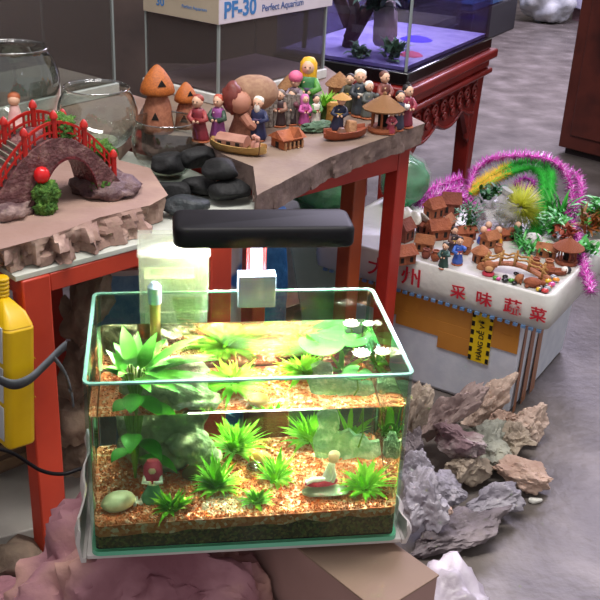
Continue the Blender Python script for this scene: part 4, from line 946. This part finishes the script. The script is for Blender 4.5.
MB().rings([[(x,-.008,.008),(x,.008,.008),(x,.004,.016),(x,-.004,.016)] for x in (-.018,.012)]).build('cabin', m_cl[0], b3, angle=30)
kt = thing('ladybird_toy', 'small black and white round ornament by the clay boat bow', 'ornament', tin(583, 278, TF+.0006))
MB().blob((0,0,.008), (.009,.009,.0085), 2).build('white_half', m_white, kt, angle=180); MB().blob((.007,0,.008), (.008,.0085,.008), 2).build('black_half', colour('17171a'), kt, angle=180)
# beads
q = random.Random(31)
BC = [('black','17171a'),('pink','c94a8e'),('yellow','d9b52a'),('green','4f9a3a'),('grey','8f949a'),('orange','d98a2a'),('red','c23a3a')]
BD_ = [(497,281,1),(505,278,0),(511,282,3),(500,286,0),(516,275,0),(541,279,2),(534,282,2),(548,283,2),(545,288,0),(553,292,4),(558,288,1),(546,294,3),(553,286,1),(538,292,2),(549,297,4),(560,283,5),(509,289,0),(566,285,4),(553,279,4),(560,293,3),(551,289,6),(490,284,3),(534,297,0),(541,299,6)]
cnt = {}; W8 = ['by the monkey-faced ornament','near the clay bridge foot','close to the tray corner','among the others at the tray front','near the boat','behind the red turtle','beside the tan turtle']
for px, py, c in BD_:
    n_, col = BC[c]; cnt[n_] = cnt.get(n_, 0)+1
    rr = q.uniform(.0055,.0075); mb = MB().blob((0,0,rr*.7), (rr*1.15,rr,rr*.7), 2)
    near = 'beside the clay bridge' if px < 520 and py < 290 else ('in front of the red-brown turtle' if px < 545 else ('near the tray corner' if py > 293 else 'by the small clay boat'))
    tag(mb.build('glass_bead', mat('bead_'+n_, col, rough=.15, spec=.6), None, loc=tin(px,py,TF+.0004), angle=180), 'shiny %s bead on the foam tray, %s' % (n_, near), 'bead', 'loose %s beads %s' % (n_, near))
# plastic scrap and bag
mb = MB(); nx, ny = 14, 12
for j in range(ny+1):
    for i in range(nx+1):
        x = -.040+.080*i/nx; y = -.03+.06*j/ny; mb.v.append((x, y+.01*math.sin(i), .012+.018*abs(noise.noise(V((x*40,y*40,3))))+.03*math.exp(-((x/.02)**2))))
for j in range(ny):
    for i in range(nx): a = j*(nx+1)+i; mb.f.append((a,a+1,a+nx+2,a+nx+1))
o = mb.build('plastic_scrap', mat('scrap_white','d2cfc4','bab5a8',rough=.4,scale=20,bump=.4,bscale=60), None, loc=at(411,229,TF+.012), rz=.6, angle=180); md = o.modifiers.new('s','SOLIDIFY'); md.thickness = .001
tag(o, 'crumpled white plastic scrap lying over the clay houses', 'plastic scrap')
bg = thing('plastic_bag', 'clear plastic bag bunched up around small painted figurines on the tray', 'plastic bag', at(497, 232, TF+.0008))
mb = MB().blob((0,0,.042), (.058,.045,.045), 4, .25, 3, 8, amp2=.22); mb.v = [(x,y,max(.0008,z)) for x,y,z in mb.v]; mb.build('bag_film', film('clear_film','f2f2f4','c9c6c8',.32,.18), bg, angle=180)
MB().tube([(0,0,.082),(.004,-.004,.098),(.010,-.006,.112)], [.014,.007,.016], 9).build('bag_neck', film('clear_film2','f2f2f4','d2d0d2',.5,.2), bg)
for (px,py,c,l) in ((487,238,'d9608a','pink'),(482,243,'3f56a8','blue'),(497,243,'d9952a','orange'),(516,238,'5a5fa0','violet-blue')):
    t = thing('figurine', 'small %s painted figurine inside the clear plastic bag' % l, 'figurine', at(px,py,TF+.0006), 0, 'figurines in the plastic bag', .042)
    MB().lathe([(.3,0),(.32,.1),(.2,.5),(.12,.62)], 12).build('robe', colour(c), t, angle=180); MB().blob((0,0,.8), (.2,.2,.22), 2).build('head', m_skin, t, angle=180)
# plants on the tray
def sprig(name, label, px, py, n, L, W, seed, m, h, el=(.1,1.4), kind='strap', z=None, spread=.02):
    t = thing(name, label, 'artificial plant', at(px, py, (TF if z is None else z)+.0006), 0, 'plastic plants on the foam tray'); q = random.Random(seed); mb = MB()
    for k in range(n): mb.leaf((q.uniform(-spread,spread), q.uniform(-spread,spread), q.uniform(.2,1)*h), q.uniform(0,6.3), q.uniform(*el), L*q.uniform(.6,1.1), W, q.uniform(.0,1.2), 4, kind)
    mb.build('leaves', m, t, angle=180); MB().tube([(0,0,0),(0,0,h)], .0035, 6).build('stem', colour('3f6a30'), t); return t
m_gp = mat('plastic_green','2f8f3a','56b84a',rough=.4,scale=30); m_gp2 = mat('plastic_dark_green','1f5a30','357a40',rough=.5,scale=30)
sprig('plastic_plant', 'dark green feathery sprig behind the clay houses and the plastic bag', 467, 236, 120, .026, .0022, 1, m_gp2, .075, (.2,1.0))
sprig('plastic_plant', 'bright green bushy plant at the foot of the green boa', 530, 253, 90, .030, .0028, 2, m_gp, .022, (.0,1.3), spread=.03)
sprig('plastic_plant', 'green leafy plant between the bag and the green boa', 519, 243, 60, .026, .0035, 3, m_gp2, .03)
sprig('plastic_plant', 'green grassy plant rising behind the tinsel arch', 556, 222, 40, .085, .0035, 4, m_gp, .02, (.7,1.5))
sprig('plastic_plant', 'large bright green plant at the side edge of the tray', 597, 232, 150, .05, .007, 5, m_gp, .075, (.0,1.2), spread=.03)
sprig('plastic_plant', 'reddish-brown leafy plant inside the tinsel arch', 563, 243, 70, .022, .006, 6, mat('red_leaf','8f3b28','b5553a',rough=.5,scale=30), .035, kind='oval')
sprig('plastic_plant', 'orange-brown spiky plant beside the large bright green one', 588, 237, 90, .040, .003, 7, mat('rust_leaf','a8522a','7a6a2a',rough=.5,scale=30), .055)
sprig('plastic_plant', 'dark green plant low under the yellow-green one', 505, 226, 60, .03, .004, 8, m_gp2, .03)
# yellow-green bushy plant
yg = thing('bushy_plant', 'round yellow-green bristly plant under the green boa', 'artificial plant', at(517, 231, TF+.0006))
q = random.Random(5); mb = MB()
for k in range(1100):
    d = V((q.gauss(0,1), q.gauss(0,1), q.gauss(0,1))).normalized(); mb.needle((d.x*.012, d.y*.012, .062+d.z*.012), d, q.uniform(.038,.062), .0010)
mb.build('needle_leaves', mat('yellowgreen','9fae1c','c9c832',rough=.5,scale=25), yg, angle=180); MB().tube([(0,0,0),(0,0,.06)], .004, 6).build('stem', colour('5a6a1c'), yg)
fb_ = MB().blob((0,0,.016), (.022,.020,.017), 3, .15, 5, 3, amp2=.1)
tag(fb_.build('fluff_ball', mat('fluff_white','c9c2c2','dcd8d6',rough=.95,scale=60,bump=.6,bscale=200), None, loc=at(532,246,TF+.001), angle=180), 'whitish fluffy ball at the foot of the green boa', 'fluff ball')
sprig('plastic_plant', 'dense dark green plant at the back rim behind the plastic bag', 492, 208, 110, .03, .005, 11, m_gp2, .05, (.1,1.2), spread=.03)
sprig('plastic_plant', 'green frond plant at the back of the tray between boa and tinsel', 553, 236, 100, .035, .004, 12, m_gp, .05, (.1,1.2), spread=.03)
sprig('plastic_plant', 'light green plant beside the clay pavilion roof', 584, 256, 70, .028, .005, 13, m_gp, .03, (.0,1.2), spread=.02)
sprig('plastic_plant', 'purple-red leafy plant low beside the heap of clay houses', 474, 224, 60, .022, .005, 14, mat('plum_leaf','7a2f4a','9c4a6a',rough=.5,scale=30), .03, kind='oval')
for px, py, mi, lab in ((535,268,0,'small broken clay pot lying before the bridge end'),(548,271,2,'small tan clay jar beside the bridge end'),(420,262,1,'dark reddish clay jar in front of the house heap'),(433,262,0,'clay jar beside the dark green-robed figurine'),(498,253,2,'tan clay jar behind the bridge railing'),(590,268,1,'reddish clay jar by the tray side under the tinsel'),(580,262,2,'tan clay jar next to the clay pavilion')):
    t = thing('clay_jar', lab, 'jar', tin(px,py,TF+.0006,.04), 0, 'clay jars on the foam tray', .9+.2*(px%3)/2)
    MB().lathe([(.007,0),(.011,.006),(.012,.013),(.008,.019),(.0075,.022)], 14).build('jar_body', m_cl[mi], t, angle=60); MB().lathe([(.0078,.0215),(.0092,.0225),(.0092,.0245),(.006,.0245),(.006,.019)], 14).build('jar_rim', m_cl[mi], t)
# garlands: spline through points, covered with bristles
def spline(P, n):
    P = [V(p) for p in P]; out = []
    for i in range(len(P)-1):
        p0, p1, p2, p3 = P[max(i-1,0)], P[i], P[i+1], P[min(i+2,len(P)-1)]
        for k in range(n):
            t = k/n; out.append(.5*((2*p1)+(p2-p0)*t+(2*p0-5*p1+4*p2-p3)*t*t+(3*p1-p0-3*p2+p3)*t**3))
    return out+[P[-1]]
def garland(name, label, cat, paths, parts, core_r, dens, L, w, seed, slant=.6):
    t = thing(name, label, cat, (0,0,0)); q = random.Random(seed)
    for P in paths: MB().tube(spline(P, 6), core_r, 6).build('core_cord', parts[0][1], t, angle=180)
    mbs = [MB() for _ in parts]
    for P in paths:
        S_ = spline(P, 24)
        for i in range(len(S_)-1):
            d = (S_[i+1]-S_[i]); ln = d.length; d.normalize()
            for k in range(max(1, int(ln*dens))):
                a = d.orthogonal().normalized(); a.rotate(Matrix.Rotation(q.uniform(0,2*PI), 3, d)); dirn = (a + d*q.uniform(-slant*.3, slant)).normalized()
                j = parts[0][2](i/len(S_), q) if len(parts) > 1 else 0
                mbs[j].needle(S_[i]+d*ln*q.random(), dirn, L*q.uniform(.6,1.15), w)
    for mb, (nm, m, _) in zip(mbs, parts):
        if mb.v: mb.build(nm, m, t, angle=180)
    return t
def air(px, py, z): return at(px, py, z)
m_tin = mat('pink_tinsel','c02fa4','e060c8',rough=.25,scale=40,metal=.35); m_tin2 = mat('pale_tinsel','e6b6e0',rough=.25,metal=.3)
pick = lambda u, q: 1 if q.random() < .22 else 0
garland('tinsel_garland', 'glittering pink tinsel garland arching over the goods on the tray', 'garland',
    [[air(468,196,.33),air(476,170,.37),air(497,158,.41),air(530,156,.43),air(556,163,.42),air(570,182,.39),air(571,205,.35),air(558,216,.32)],
     [air(560,170,.40),air(577,176,.39),air(581,196,.365),air(572,212,.34),air(562,206,.335)],
     [air(566,204,.36),air(574,226,.33),air(580,250,.325),air(585,272,.318),air(592,292,.312)]],
    [('tinsel_bristle', m_tin, pick), ('tinsel_bristle', m_tin2, None)], .004, 3600, .023, .0013, 3)
garland('tinsel_garland', 'bundle of pink tinsel heaped behind the clay houses', 'garland',
    [[air(424,207,.31),air(436,200,.32),air(447,207,.315),air(440,196,.33),air(426,200,.325)],[air(445,205,.32),air(455,193,.335),air(466,199,.33),air(474,208,.32)],[air(432,196,.33),air(450,190,.34),air(462,186,.34)],[air(455,210,.31),air(462,202,.33)],[air(428,212,.31),air(418,206,.315),air(430,190,.335),air(450,182,.35),air(462,178,.36)]],
    [('tinsel_bristle', m_tin, pick), ('tinsel_bristle', m_tin2, None)], .004, 3800, .026, .0014, 4)
garland('tinsel_garland', 'knot of darker magenta tinsel inside the green boa arch', 'garland', [[air(515,186,.37),air(524,178,.385),air(534,183,.38),air(524,190,.365),air(516,182,.375)]],
    [('tinsel_bristle', mat('magenta_tinsel','8f2a86','b03aa4',rough=.25,metal=.3,scale=40), None)], .003, 2600, .018, .0012, 5)
m_boa = mat('boa_green','1fa02a','35c23c',rough=.7,scale=30); m_boay = mat('boa_yellow','d9a81a','ecc640',rough=.7,scale=30)
pk = lambda u, q: 1 if u < .24+q.uniform(-.05,.05) else 0
garland('feather_boa', 'fluffy green boa with yellow ends, bent into an arch on the tray', 'garland',
    [[air(474,188,.36),air(490,176,.375),air(512,165,.395),air(536,160,.405),air(550,172,.395),air(550,194,.37),air(543,216,.34),air(538,236,.315)],
     [air(470,194,.35),air(488,184,.365),air(512,172,.385),air(534,168,.395),air(543,178,.385),air(543,198,.36),air(536,220,.335),air(531,238,.312)]],
    [('fluff_bristle', m_boa, pk), ('fluff_bristle', m_boay, None)], .006, 6500, .021, .0010, 6, .3)
# ---------------------------------------------------------------- what carries the tank, and the things around it
m_pink = mat('pink_rock', '82525c', 'c79a8c', rough=.8, scale=7, bump=.5, bscale=30, c3='a87880')
m_card = mat('brown_card', '9a7f6c', '8c7262', rough=.7, scale=6)
def rock(label, c, r, m, seed, chops=7, amp=.3, rot=None, amp2=.10, name='rock', group=None, sub=4, flat=None, top=None, onfloor=False, sharp=45, pits=0.):
    mb = MB().blob((0,0,0), r, sub, amp, 1.5, seed, chops, rot, amp2, pits)
    if top is not None: mb.v = [(x, y, min(z, top-c.z+.002*noise.noise(V((x*40,y*40,0)))-.001)) for x, y, z in mb.v]
    dz = 0
    if onfloor: dz = -min(v[2] for v in mb.v)-c.z
    if not onfloor and c.z+min(v[2] for v in mb.v) < 0: mb.v = [(x,y,max(z,-c.z+.0005)) for x,y,z in mb.v]
    o = mb.build(name, m, None, loc=(c.x, c.y, c.z+dz), angle=sharp); tag(o, label, 'rock', group); return o
pr = rock('huge pinkish purple rock that carries the lit fish tank', V((-.085, .085, .20)), (.25,.19,.27), m_pink, 14, 8, .25, None, .12, top=.4115, sub=6, pits=1.2)
_k = at(438, 576, .40); _e = V((math.cos(.58), math.sin(.58), 0))
for v in pr.data.vertices:                                        # the rock leans against the box and stops there
    t_ = (v.co+pr.location-_k).dot(_e)+.106
    if t_ > 0: v.co -= _e*t_
# board under the tank with turned-up sides
m_fsheet = mat('foam_sheet', 'cfc8c4', 'bdb5b2', rough=.7, scale=20)
fs = thing('foam_sheet', 'thin whitish foam sheet with curled-up sides directly under the lit tank', 'foam sheet', (0, DT/2, .4125))
MB().box(-.186, .186, -DT/2+.003, DT/2+.01, .001, .0068).build('sheet', m_fsheet, fs, bevel=.001)
def curl(s, y0, y1, h, n=8):
    R = []
    for k in range(n+1):
        y = y0+(y1-y0)*k/n; ww = .003*math.sin(k*1.7)
        R.append([(s*.1862, y, .0), (s*(.192+ww), y, .0-.004*math.sin(k)), (s*(.197+ww), y, h*.6), (s*(.193+ww), y, h*(1-.12*abs(math.sin(k*.9)))), (s*(.1905+ww), y, h*.9), (s*(.1925+ww), y, h*.5), (s*.190, y, .006), (s*.1862, y, .0065)])
    return MB().rings(R if s > 0 else [r[::-1] for r in R])
curl(-1, -.115, .10, .048).build('curled_side', m_fsheet, fs, angle=50)
curl(1, -.112, -.02, .028).build('curled_side', m_fsheet, fs, angle=50)
# cardboard box
k0 = at(438, 576, .40); cbx = thing('cardboard_box', 'brown cardboard box beside the pink rock, under the tank corner', 'cardboard box', (k0.x, k0.y, 0), .58)
MB().box(-.098, 0, 0, .28, 0, .399).build('box_body', mat('card_side','b9948c','a8847c',rough=.75,scale=5), cbx, bevel=.002)
MB().box(-.099, .001, -.001, .281, .3992, .402).build('top_flap', m_card, cbx, bevel=.0008)
pb = thing('plastic_bag', 'white translucent plastic bag slumped on the floor beside the cardboard box', 'plastic bag', at(446, 612, .075))
mb = MB().blob((0,0,.0), (.062,.085,.082), 4, .3, 2, 6, amp2=.14); mb.v = [(x,y,max(-.0745,z)) for x,y,z in mb.v]
mb.build('bag_film', mat('bag_white','a89ea8','c4bcc4',rough=.35,scale=9,bump=.5,bscale=30), pb, angle=180)
MB().tube([(.05,-.06,.02),(.075,-.08,.03),(.10,-.09,.05)], [.03,.012,.03], 9).build('bag_neck', mat('bag_white','b9aeb8'), pb, angle=180)

# rock pile between the tank and the foam box
def RM(n, a, b, c=None): return mat('rock_'+n, a, b, rough=.85, scale=14, bump=.55, bscale=55, c3=c)
r_lav = RM('lavender','75707a','a8a3aa','8d8890'); r_tan = RM('tan','8f8272','b7a894','9f9080'); r_peach = RM('peach','a58778','c8ab9a','b59a8a')
r_pink = RM('rosy','83706c','ab9890','94817c'); r_gg = RM('greygreen','848678','a8a898','94958a'); r_bei = RM('beige','b39a8c','cfb9a8'); r_dk = RM('dusk','574f52','807678','6a6164'); r_pur = RM('purple','6f555c','b5a9a6','866e72')
E3 = lambda a, b, c: Euler((a, b, c))
RK = [
 ('tall pinkish-brown rough rock leaning in front of the foam box', (447,418,.10), (.040,.034,.098), r_pink, 1, E3(.3,.45,.2)),
 ('long purple rock with a white lower face, pointing down at the tank', (457,441,.085), (.040,.032,.095), r_pur, 2, E3(.5,1.0,-.5)),
 ('pinkish beige pointed rock behind the purple one, against the foam box', (487,405,.05), (.040,.030,.075), r_bei, 3, E3(.1,.5,.1)),
 ('small orange-beige rock between the pointed one and the pale block', (499,421,.045), (.034,.030,.032), r_peach, 4, None),
 ('pale beige block-shaped rock by the bottom corner of the foam box', (527,424,.045), (.050,.040,.046), r_bei, 5, E3(.1,.1,.3)),
 ('yellowish beige knobbly rock before the pale block', (516,437,.055), (.038,.034,.034), r_tan, 6, None),
 ('big smooth grey-green rock in the middle of the pile', (487,446,.045), (.066,.050,.045), r_gg, 7, E3(0,.1,.4)),
 ('tan rock covered with fine cracks, in front of the grey-green one', (470,466,.055), (.044,.036,.038), r_tan, 8, None),
 ('peach-pink lumpy rock at the floor side of the pile', (524,476,.032), (.060,.034,.034), r_peach, 9, E3(0,0,-.45)),
 ('grey rough rock standing close behind the tank side', (416,412,.16), (.026,.030,.062), r_tan, 10, E3(0,.2,0)),
 ('dark grey holey rock beside the tank glass', (412,444,.13), (.026,.030,.040), r_dk, 11, None),
 ('rounded lavender-grey rock beside the lower tank glass', (418,471,.11), (.030,.028,.042), r_lav, 12, None),
 ('lavender-grey flat-sided rock under the tan cracked one', (447,491,.060), (.046,.036,.034), r_lav, 13, E3(0,.1,.2)),
 ('lavender rock with hollow ridges at the front of the pile', (490,500,.038), (.064,.034,.036), r_lav, 14, E3(.1,0,.15)),
 ('large purple-grey rock at the corner of the foam sheet', (421,505,.095), (.044,.044,.060), r_lav, 15, None),
 ('small rosy stone lying on the dark wedge', (441,513,.085), (.020,.016,.014), r_peach, 16, None),
 ('dark grey-purple wedge-shaped slab at the bottom of the pile', (461,531,.032), (.092,.040,.032), r_dk, 17, E3(0,-.12,.35)),
]
for lab, (px,py,z), r, m, sd, ro in RK:
    rock(lab, at(px, py, z), r, m, sd+40, 7, .45, ro, .15, group='rocks piled beside the tank', sharp=32, sub=5, pits=1.3)
rock('small whitish chip lying alone on the floor beside the pile', at(535,500,.006), (.014,.008,.007), RM('chip','c4c4bd','d8d6cc'), 71, 5, .2, None, .05, sub=3)

# under the first table: dark rocks, tub, printed sacks
r_brn = RM('brown','5f4e44','93806f','776656'); r_brn2 = RM('brown2','6a564a','a08a74')
for lab, (px,py,z), r, sd, ro in (
    ('brown craggy rock topping the stack under the table, beside the tank', (88,308,.44), (.042,.050,.065), 3, E3(0,.2,.3)),
    ('grey-brown rock right behind the red table leg', (78,330,.36), (.030,.034,.07), 4, E3(0,-.15,0)),
    ('brown rock second in the stack behind the tank corner', (86,365,.31), (.050,.050,.060), 5, E3(0,.3,.5)),
    ('dark wet-looking rock in the middle of the stack under the table', (76,418,.20), (.050,.055,.060), 6, None),
    ('reddish-brown rock low in the stack beside the tank side', (86,450,.12), (.055,.05,.07), 7, None),
    ('brown rock lowest at the back of the stack under the table', (100,420,.10), (.07,.05,.10), 8, None)):
    rock(lab, at(px,py,z), r, r_brn if sd % 2 else r_brn2, sd+90, 6, .4, ro, .13, group='dark rocks under the table', sharp=50)
tub = thing('plastic_tub', 'blue plastic tub with an orange rim standing behind the tank under the table', 'tub', V((-.165, 1.0, 0)))
MB().lathe([(.08,0),(.10,.005),(.115,.38),(.118,.385),(.110,.385),(.098,.012),(.001,.012)], 28, cap1=False).build('tub_body', mat('tub_blue','5f86a8','7a9db8',rough=.45,scale=40,bump=.4,bscale=60), tub)
MB().lathe([(.112,.3862),(.130,.4),(.135,.43),(.128,.445),(.10,.452),(.001,.455)], 28).build('orange_lid', mat('orange_lid','e0522a','cc4422',rough=.45,scale=6), tub)
MB().lathe([(.1195,.386),(.137,.386),(.139,.398),(.131,.399),(.1195,.3865)], 28, cap0=False, cap1=False).build('pale_rim', mat('pale_rim','b9a8a4',rough=.5), tub)
def sack(label, px, py, z, w, d, h, rz, cols):
    p = at(px, py, z); t = thing('printed_sack', label, 'sack', (p.x, p.y, 0), rz, 'printed sacks under the tables'); R = []
    for k in range(9):
        u = k/8; zz = h*u; b = .7+.3*math.sin(PI*min(1, u*1.15+.06)) if u < .9 else .55
        R.append([(w*math.cos(2*PI*i/20)*(abs(math.cos(2*PI*i/20))**-.35 if abs(math.cos(2*PI*i/20)) > .05 else 1)*.8*(1+.03*math.sin(k*2+i)), d*b*math.sin(2*PI*i/20)*(1+.05*math.sin(i*2.3+k)), zz) for i in range(20)])
    MB().rings(R).build('sack_body', cols, t, angle=180)
    return t
m_bp_ = mat('blue_white_print', '3a78c4', 'e4e4ea', rough=.4, scale=11, lo=.42, hi=.47, detail=2)
m_bp3 = mat('blue_net', '2a6fae', '3f8ac6', rough=.5, scale=60, bump=.4, bscale=120)
sa = sack('blue and white printed sack standing right behind the tank filter', 213, 262, .42, .085, .05, .46, .5, m_bp_)
sack('deep blue sack leaning under the far red table behind the lamp', 262, 262, .25, .075, .06, .38, .5, m_bp3)
wfb = thing('foam_crate', 'white foam crate standing under the far red table', 'crate', V((.25, 1.60, 0)), .62)
MB().box(-.14, .14, -.09, .09, 0, .25).build('crate_body', m_foam, wfb, bevel=.006); MB().box(-.145, .145, -.095, .095, .2505, .28).build('crate_lid', m_foam, wfb, bevel=.008)
for lab, px, py, z, r in (('bulging green plastic-wrapped bundle on the foam crate, seen between the red legs', 322, 189, .281+.062, (.085,.065,.062)),):
    t = thing('wrapped_bundle', lab, 'bundle', at(px,py,z)-V((0,0,.062)), .4)
    mb = MB().blob((0,0,.062), r, 4, .2, 2, 7, amp2=.06); mb.v = [(x,y,max(.001,z_)) for x,y,z_ in mb.v]
    mb.build('green_filling', mat('bundle_green','0f7a3a','35a85a',rough=.35,scale=16,bump=.3,bscale=40), t, angle=180)
    MB().blob((0,0,.066), (r[0]*1.06,r[1]*1.06,r[2]*1.05), 4, .22, 2, 7, amp2=.10).build('clear_wrap', film('wrap_film','f4f8f4','e4ece6',.13,.06), t, angle=180)
gbt = thing('wrapped_bundle', 'round green plastic-wrapped bundle at the back corner of the tray behind the red leg', 'bundle', f0+FX*-.455+FY*.30+V((0,0,TF+.001)))
mb = MB().blob((0,0,.067), (.062,.060,.068), 4, .12, 2, 9, amp2=.04); mb.v = [(x,y,max(0,z)) for x,y,z in mb.v]; mb.build('green_filling', mat('bundle_green2','0f6a3c','2f9a66',rough=.25,scale=12,bump=.3,bscale=30), gbt, angle=180)
MB().blob((0,0,.072), (.066,.064,.071), 4, .13, 2, 9, amp2=.06).build('clear_wrap', film('wrap_film','f4f8f4','e4ece6',.13,.06), gbt, angle=180)
# translucent sheets leaning behind the tank
shp = thing('clear_sheet', 'pale greenish clear plastic sheet leaning between the sack and the red leg', 'sheet', at(345, 292, .12)-V((0,0,.12))+V((-.03,-.06,0)), .5)
MB().box(-.085,.085,-.002,.002,.0,.33, Matrix.Rotation(-.35, 4, 'X')).build('sheet', film('sheet_film','e4eee6','c3cfc4',.45,.15), shp)

# yellow power strip hanging at the leg, strap, cables
pa = at(9, 452, .335); ps = thing('power_strip', 'yellow multi-socket power strip hanging at the red table leg', 'power strip', pa, .62)
m_ps = mat('strip_yellow', 'e6bd12', 'd9ad0c', rough=.4, scale=12); 
PT = Matrix.Rotation(.07, 4, 'Y')
MB().rings([[(x*i_,y*1.,z) for x,y in rrect(-.0,.046,-.0,.11,.010)] for z, i_ in ((0,1),(.195,1))], M=PT).build('strip_body', m_ps, ps, bevel=.004)
MB().rings([[(.023+(x-.023)*k_, .055+(y-.055)*k_, z) for x,y in rrect(0,.046,0,.11,.010)] for z, k_ in ((.1955,.97),(.212,.75),(.222,.40),(.226,.25))], M=PT).build('strip_shoulder', m_ps, ps, angle=50)
mb = MB()
for k in range(5): mb.lathe([(.0085,.226+.006*k),(.0105,.2272+.006*k),(.0105,.2294+.006*k),(.0085,.2318+.006*k)], 12, c=(.023,.055,0), M=PT)
mb.build('strain_relief_rib', m_ps, ps)
for k in range(3):
    f = MB().box(-.0015,.0002,.012,.098,.012+.064*k,.068+.064*k, PT).build('socket_plate', mat('socket_grey','c9cdd2',rough=.4), ps, bevel=.0008)
    for yy in (.03,.055,.08): MB().box(-.0024,-.0014,yy-.004,yy+.004,.034+.064*k,.046+.064*k, PT).build('socket_slot', mat('slot_black','1a1a1c'), f)
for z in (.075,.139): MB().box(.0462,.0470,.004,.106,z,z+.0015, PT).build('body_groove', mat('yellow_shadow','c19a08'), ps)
plg = thing('power_plug', 'black plug pushed into the yellow power strip', 'plug', at(0, 440, .36)-V((.03,.0,0)), .62)
MB().box(-.035,-.002,-.018,.018,-.016,.016).build('plug_body', m_blk, plg, bevel=.005)
MB().tube([(-.035,0,0),(-.05,.0,-.01)], [.008,.006], 8).build('plug_neck', m_blk, plg)
def cord(name, label, cat, pts, r, m): tag(MB().tube(spline(pts, 10), r, 8).build(name, m, None, angle=180), label, cat)
cord('hanging_cable', 'black cord running from the plug along the floor side to the tank', 'cord', [at(-25,445,.37), at(10,452,.345), at(40,470,.30), at(62,474,.28), at(80,469,.28), at(98,466,.285)], .003, m_blk)
m_str = mat('grey_strap','4b5054','5c6166',rough=.7,scale=60)
st_ = thing('cloth_strap', 'dark grey cloth strap tying the yellow power strip to the table leg', 'strap', (0,0,0))
P_ = spline([at(-12,372,.47), at(10,384,.455), at(28,380,.458), at(44,366,.46), at(58,352,.46), at(66,345,.46)], 8)
MB().rings([[p+V((0,0,.008)), p+V((.002,-.002,.004)), p+V((.0,-.001,-.008)), p+V((-.003,.002,0))] for p in P_]).build('strap_band', m_str, st_, angle=180)
MB().rings([[p+V((.001,.0,.006)), p+V((.004,-.002,.0)), p+V((.001,-.001,-.006)), p+V((-.002,.002,0))] for p in spline([at(52,356,.46), at(64,372,.43), at(70,392,.40), at(72,405,.375)], 8)]).build('strap_end', m_str, st_, angle=180)
# floor at the near side of the table
wbd = thing('white_slab', 'grey-white panel lying on the floor behind the red table leg', 'panel', at(25, 520, .03)-V((0,0,.03)), .35)
MB().box(-.16,.14,-.03,.24,0,.03).build('panel_body', mat('panel_white','b4afa6','a29c93',rough=.7,scale=8), wbd, bevel=.003)
wdb = thing('wood_block', 'dark brown grooved wooden block standing on the white panel', 'wood block', at(2, 505, .0307)+V((-.01,.10,0)), .6)
MB().box(-.09,.05,-.04,.05,.0307,.17).build('block_body', mat('old_wood','4d3a2c','66503c',rough=.8,scale=20), wdb, bevel=.004)
for k in range(4): MB().box(-.088,.048,-.0445,-.0405,.04+.033*k,.062+.033*k).build('block_slat', mat('old_wood2','58432f','735a41',rough=.8,scale=25), wdb, bevel=.002)
rock('dark brown rock lying on the floor at the foot of the pink rock', at(22,580,.05), (.10,.08,.06), r_brn, 201, 7, .4, None, .12)
rock('pale pink rock in the bottom corner of the view', at(2,612,.07), (.085,.06,.07), m_pink, 203, 7, .3, None, .1)
# ---------------------------------------------------------------- light of the shop
w = bpy.data.worlds.new('shop_air'); S.world = w; w.use_nodes = True
w.node_tree.nodes['Background'].inputs[0].default_value = (.80, .77, .79, 1); w.node_tree.nodes['Background'].inputs[1].default_value = .58
def area(name, loc, size, energy, color, target, sy=None):
    l = bpy.data.lights.new(name, 'AREA'); l.energy = energy; l.color = color; l.shape = 'RECTANGLE'; l.size = size; l.size_y = sy or size
    o = bpy.data.objects.new(name, l); COL.objects.link(o); o.location = loc
    o.rotation_euler = (V(target)-V(loc)).to_track_quat('-Z', 'Y').to_euler(); return o
area('overhead_fill', (.2, .3, 2.7), 1.6, 44, (1, .95, .93), (.3, .9, .4), .4)  # unseen overhead light, added for the general brightness of the shop
area('overhead_fill', (2.6, 4.2, 2.8), 2.5, 200, (.82, .74, 1), (2.2, 3.6, 0), 1.2)  # unseen lavender light added to lighten the far floor
S.cycles.use_denoising = True
S.cycles.denoiser = 'OPENIMAGEDENOISE'
S.cycles.max_bounces = 14; S.cycles.transmission_bounces = 10; S.cycles.transparent_max_bounces = 24; S.cycles.glossy_bounces = 6; S.cycles.diffuse_bounces = 4
S.cycles.caustics_refractive = True; S.cycles.caustics_reflective = False
S.cycles.sample_clamp_indirect = 0; S.cycles.blur_glossy = 0
vs = S.view_settings
S.display_settings.display_device = 'sRGB'
vs.view_transform = 'Standard'; vs.look = 'None'; vs.gamma = 1; vs.use_curve_mapping = False; vs.exposure = 0.35
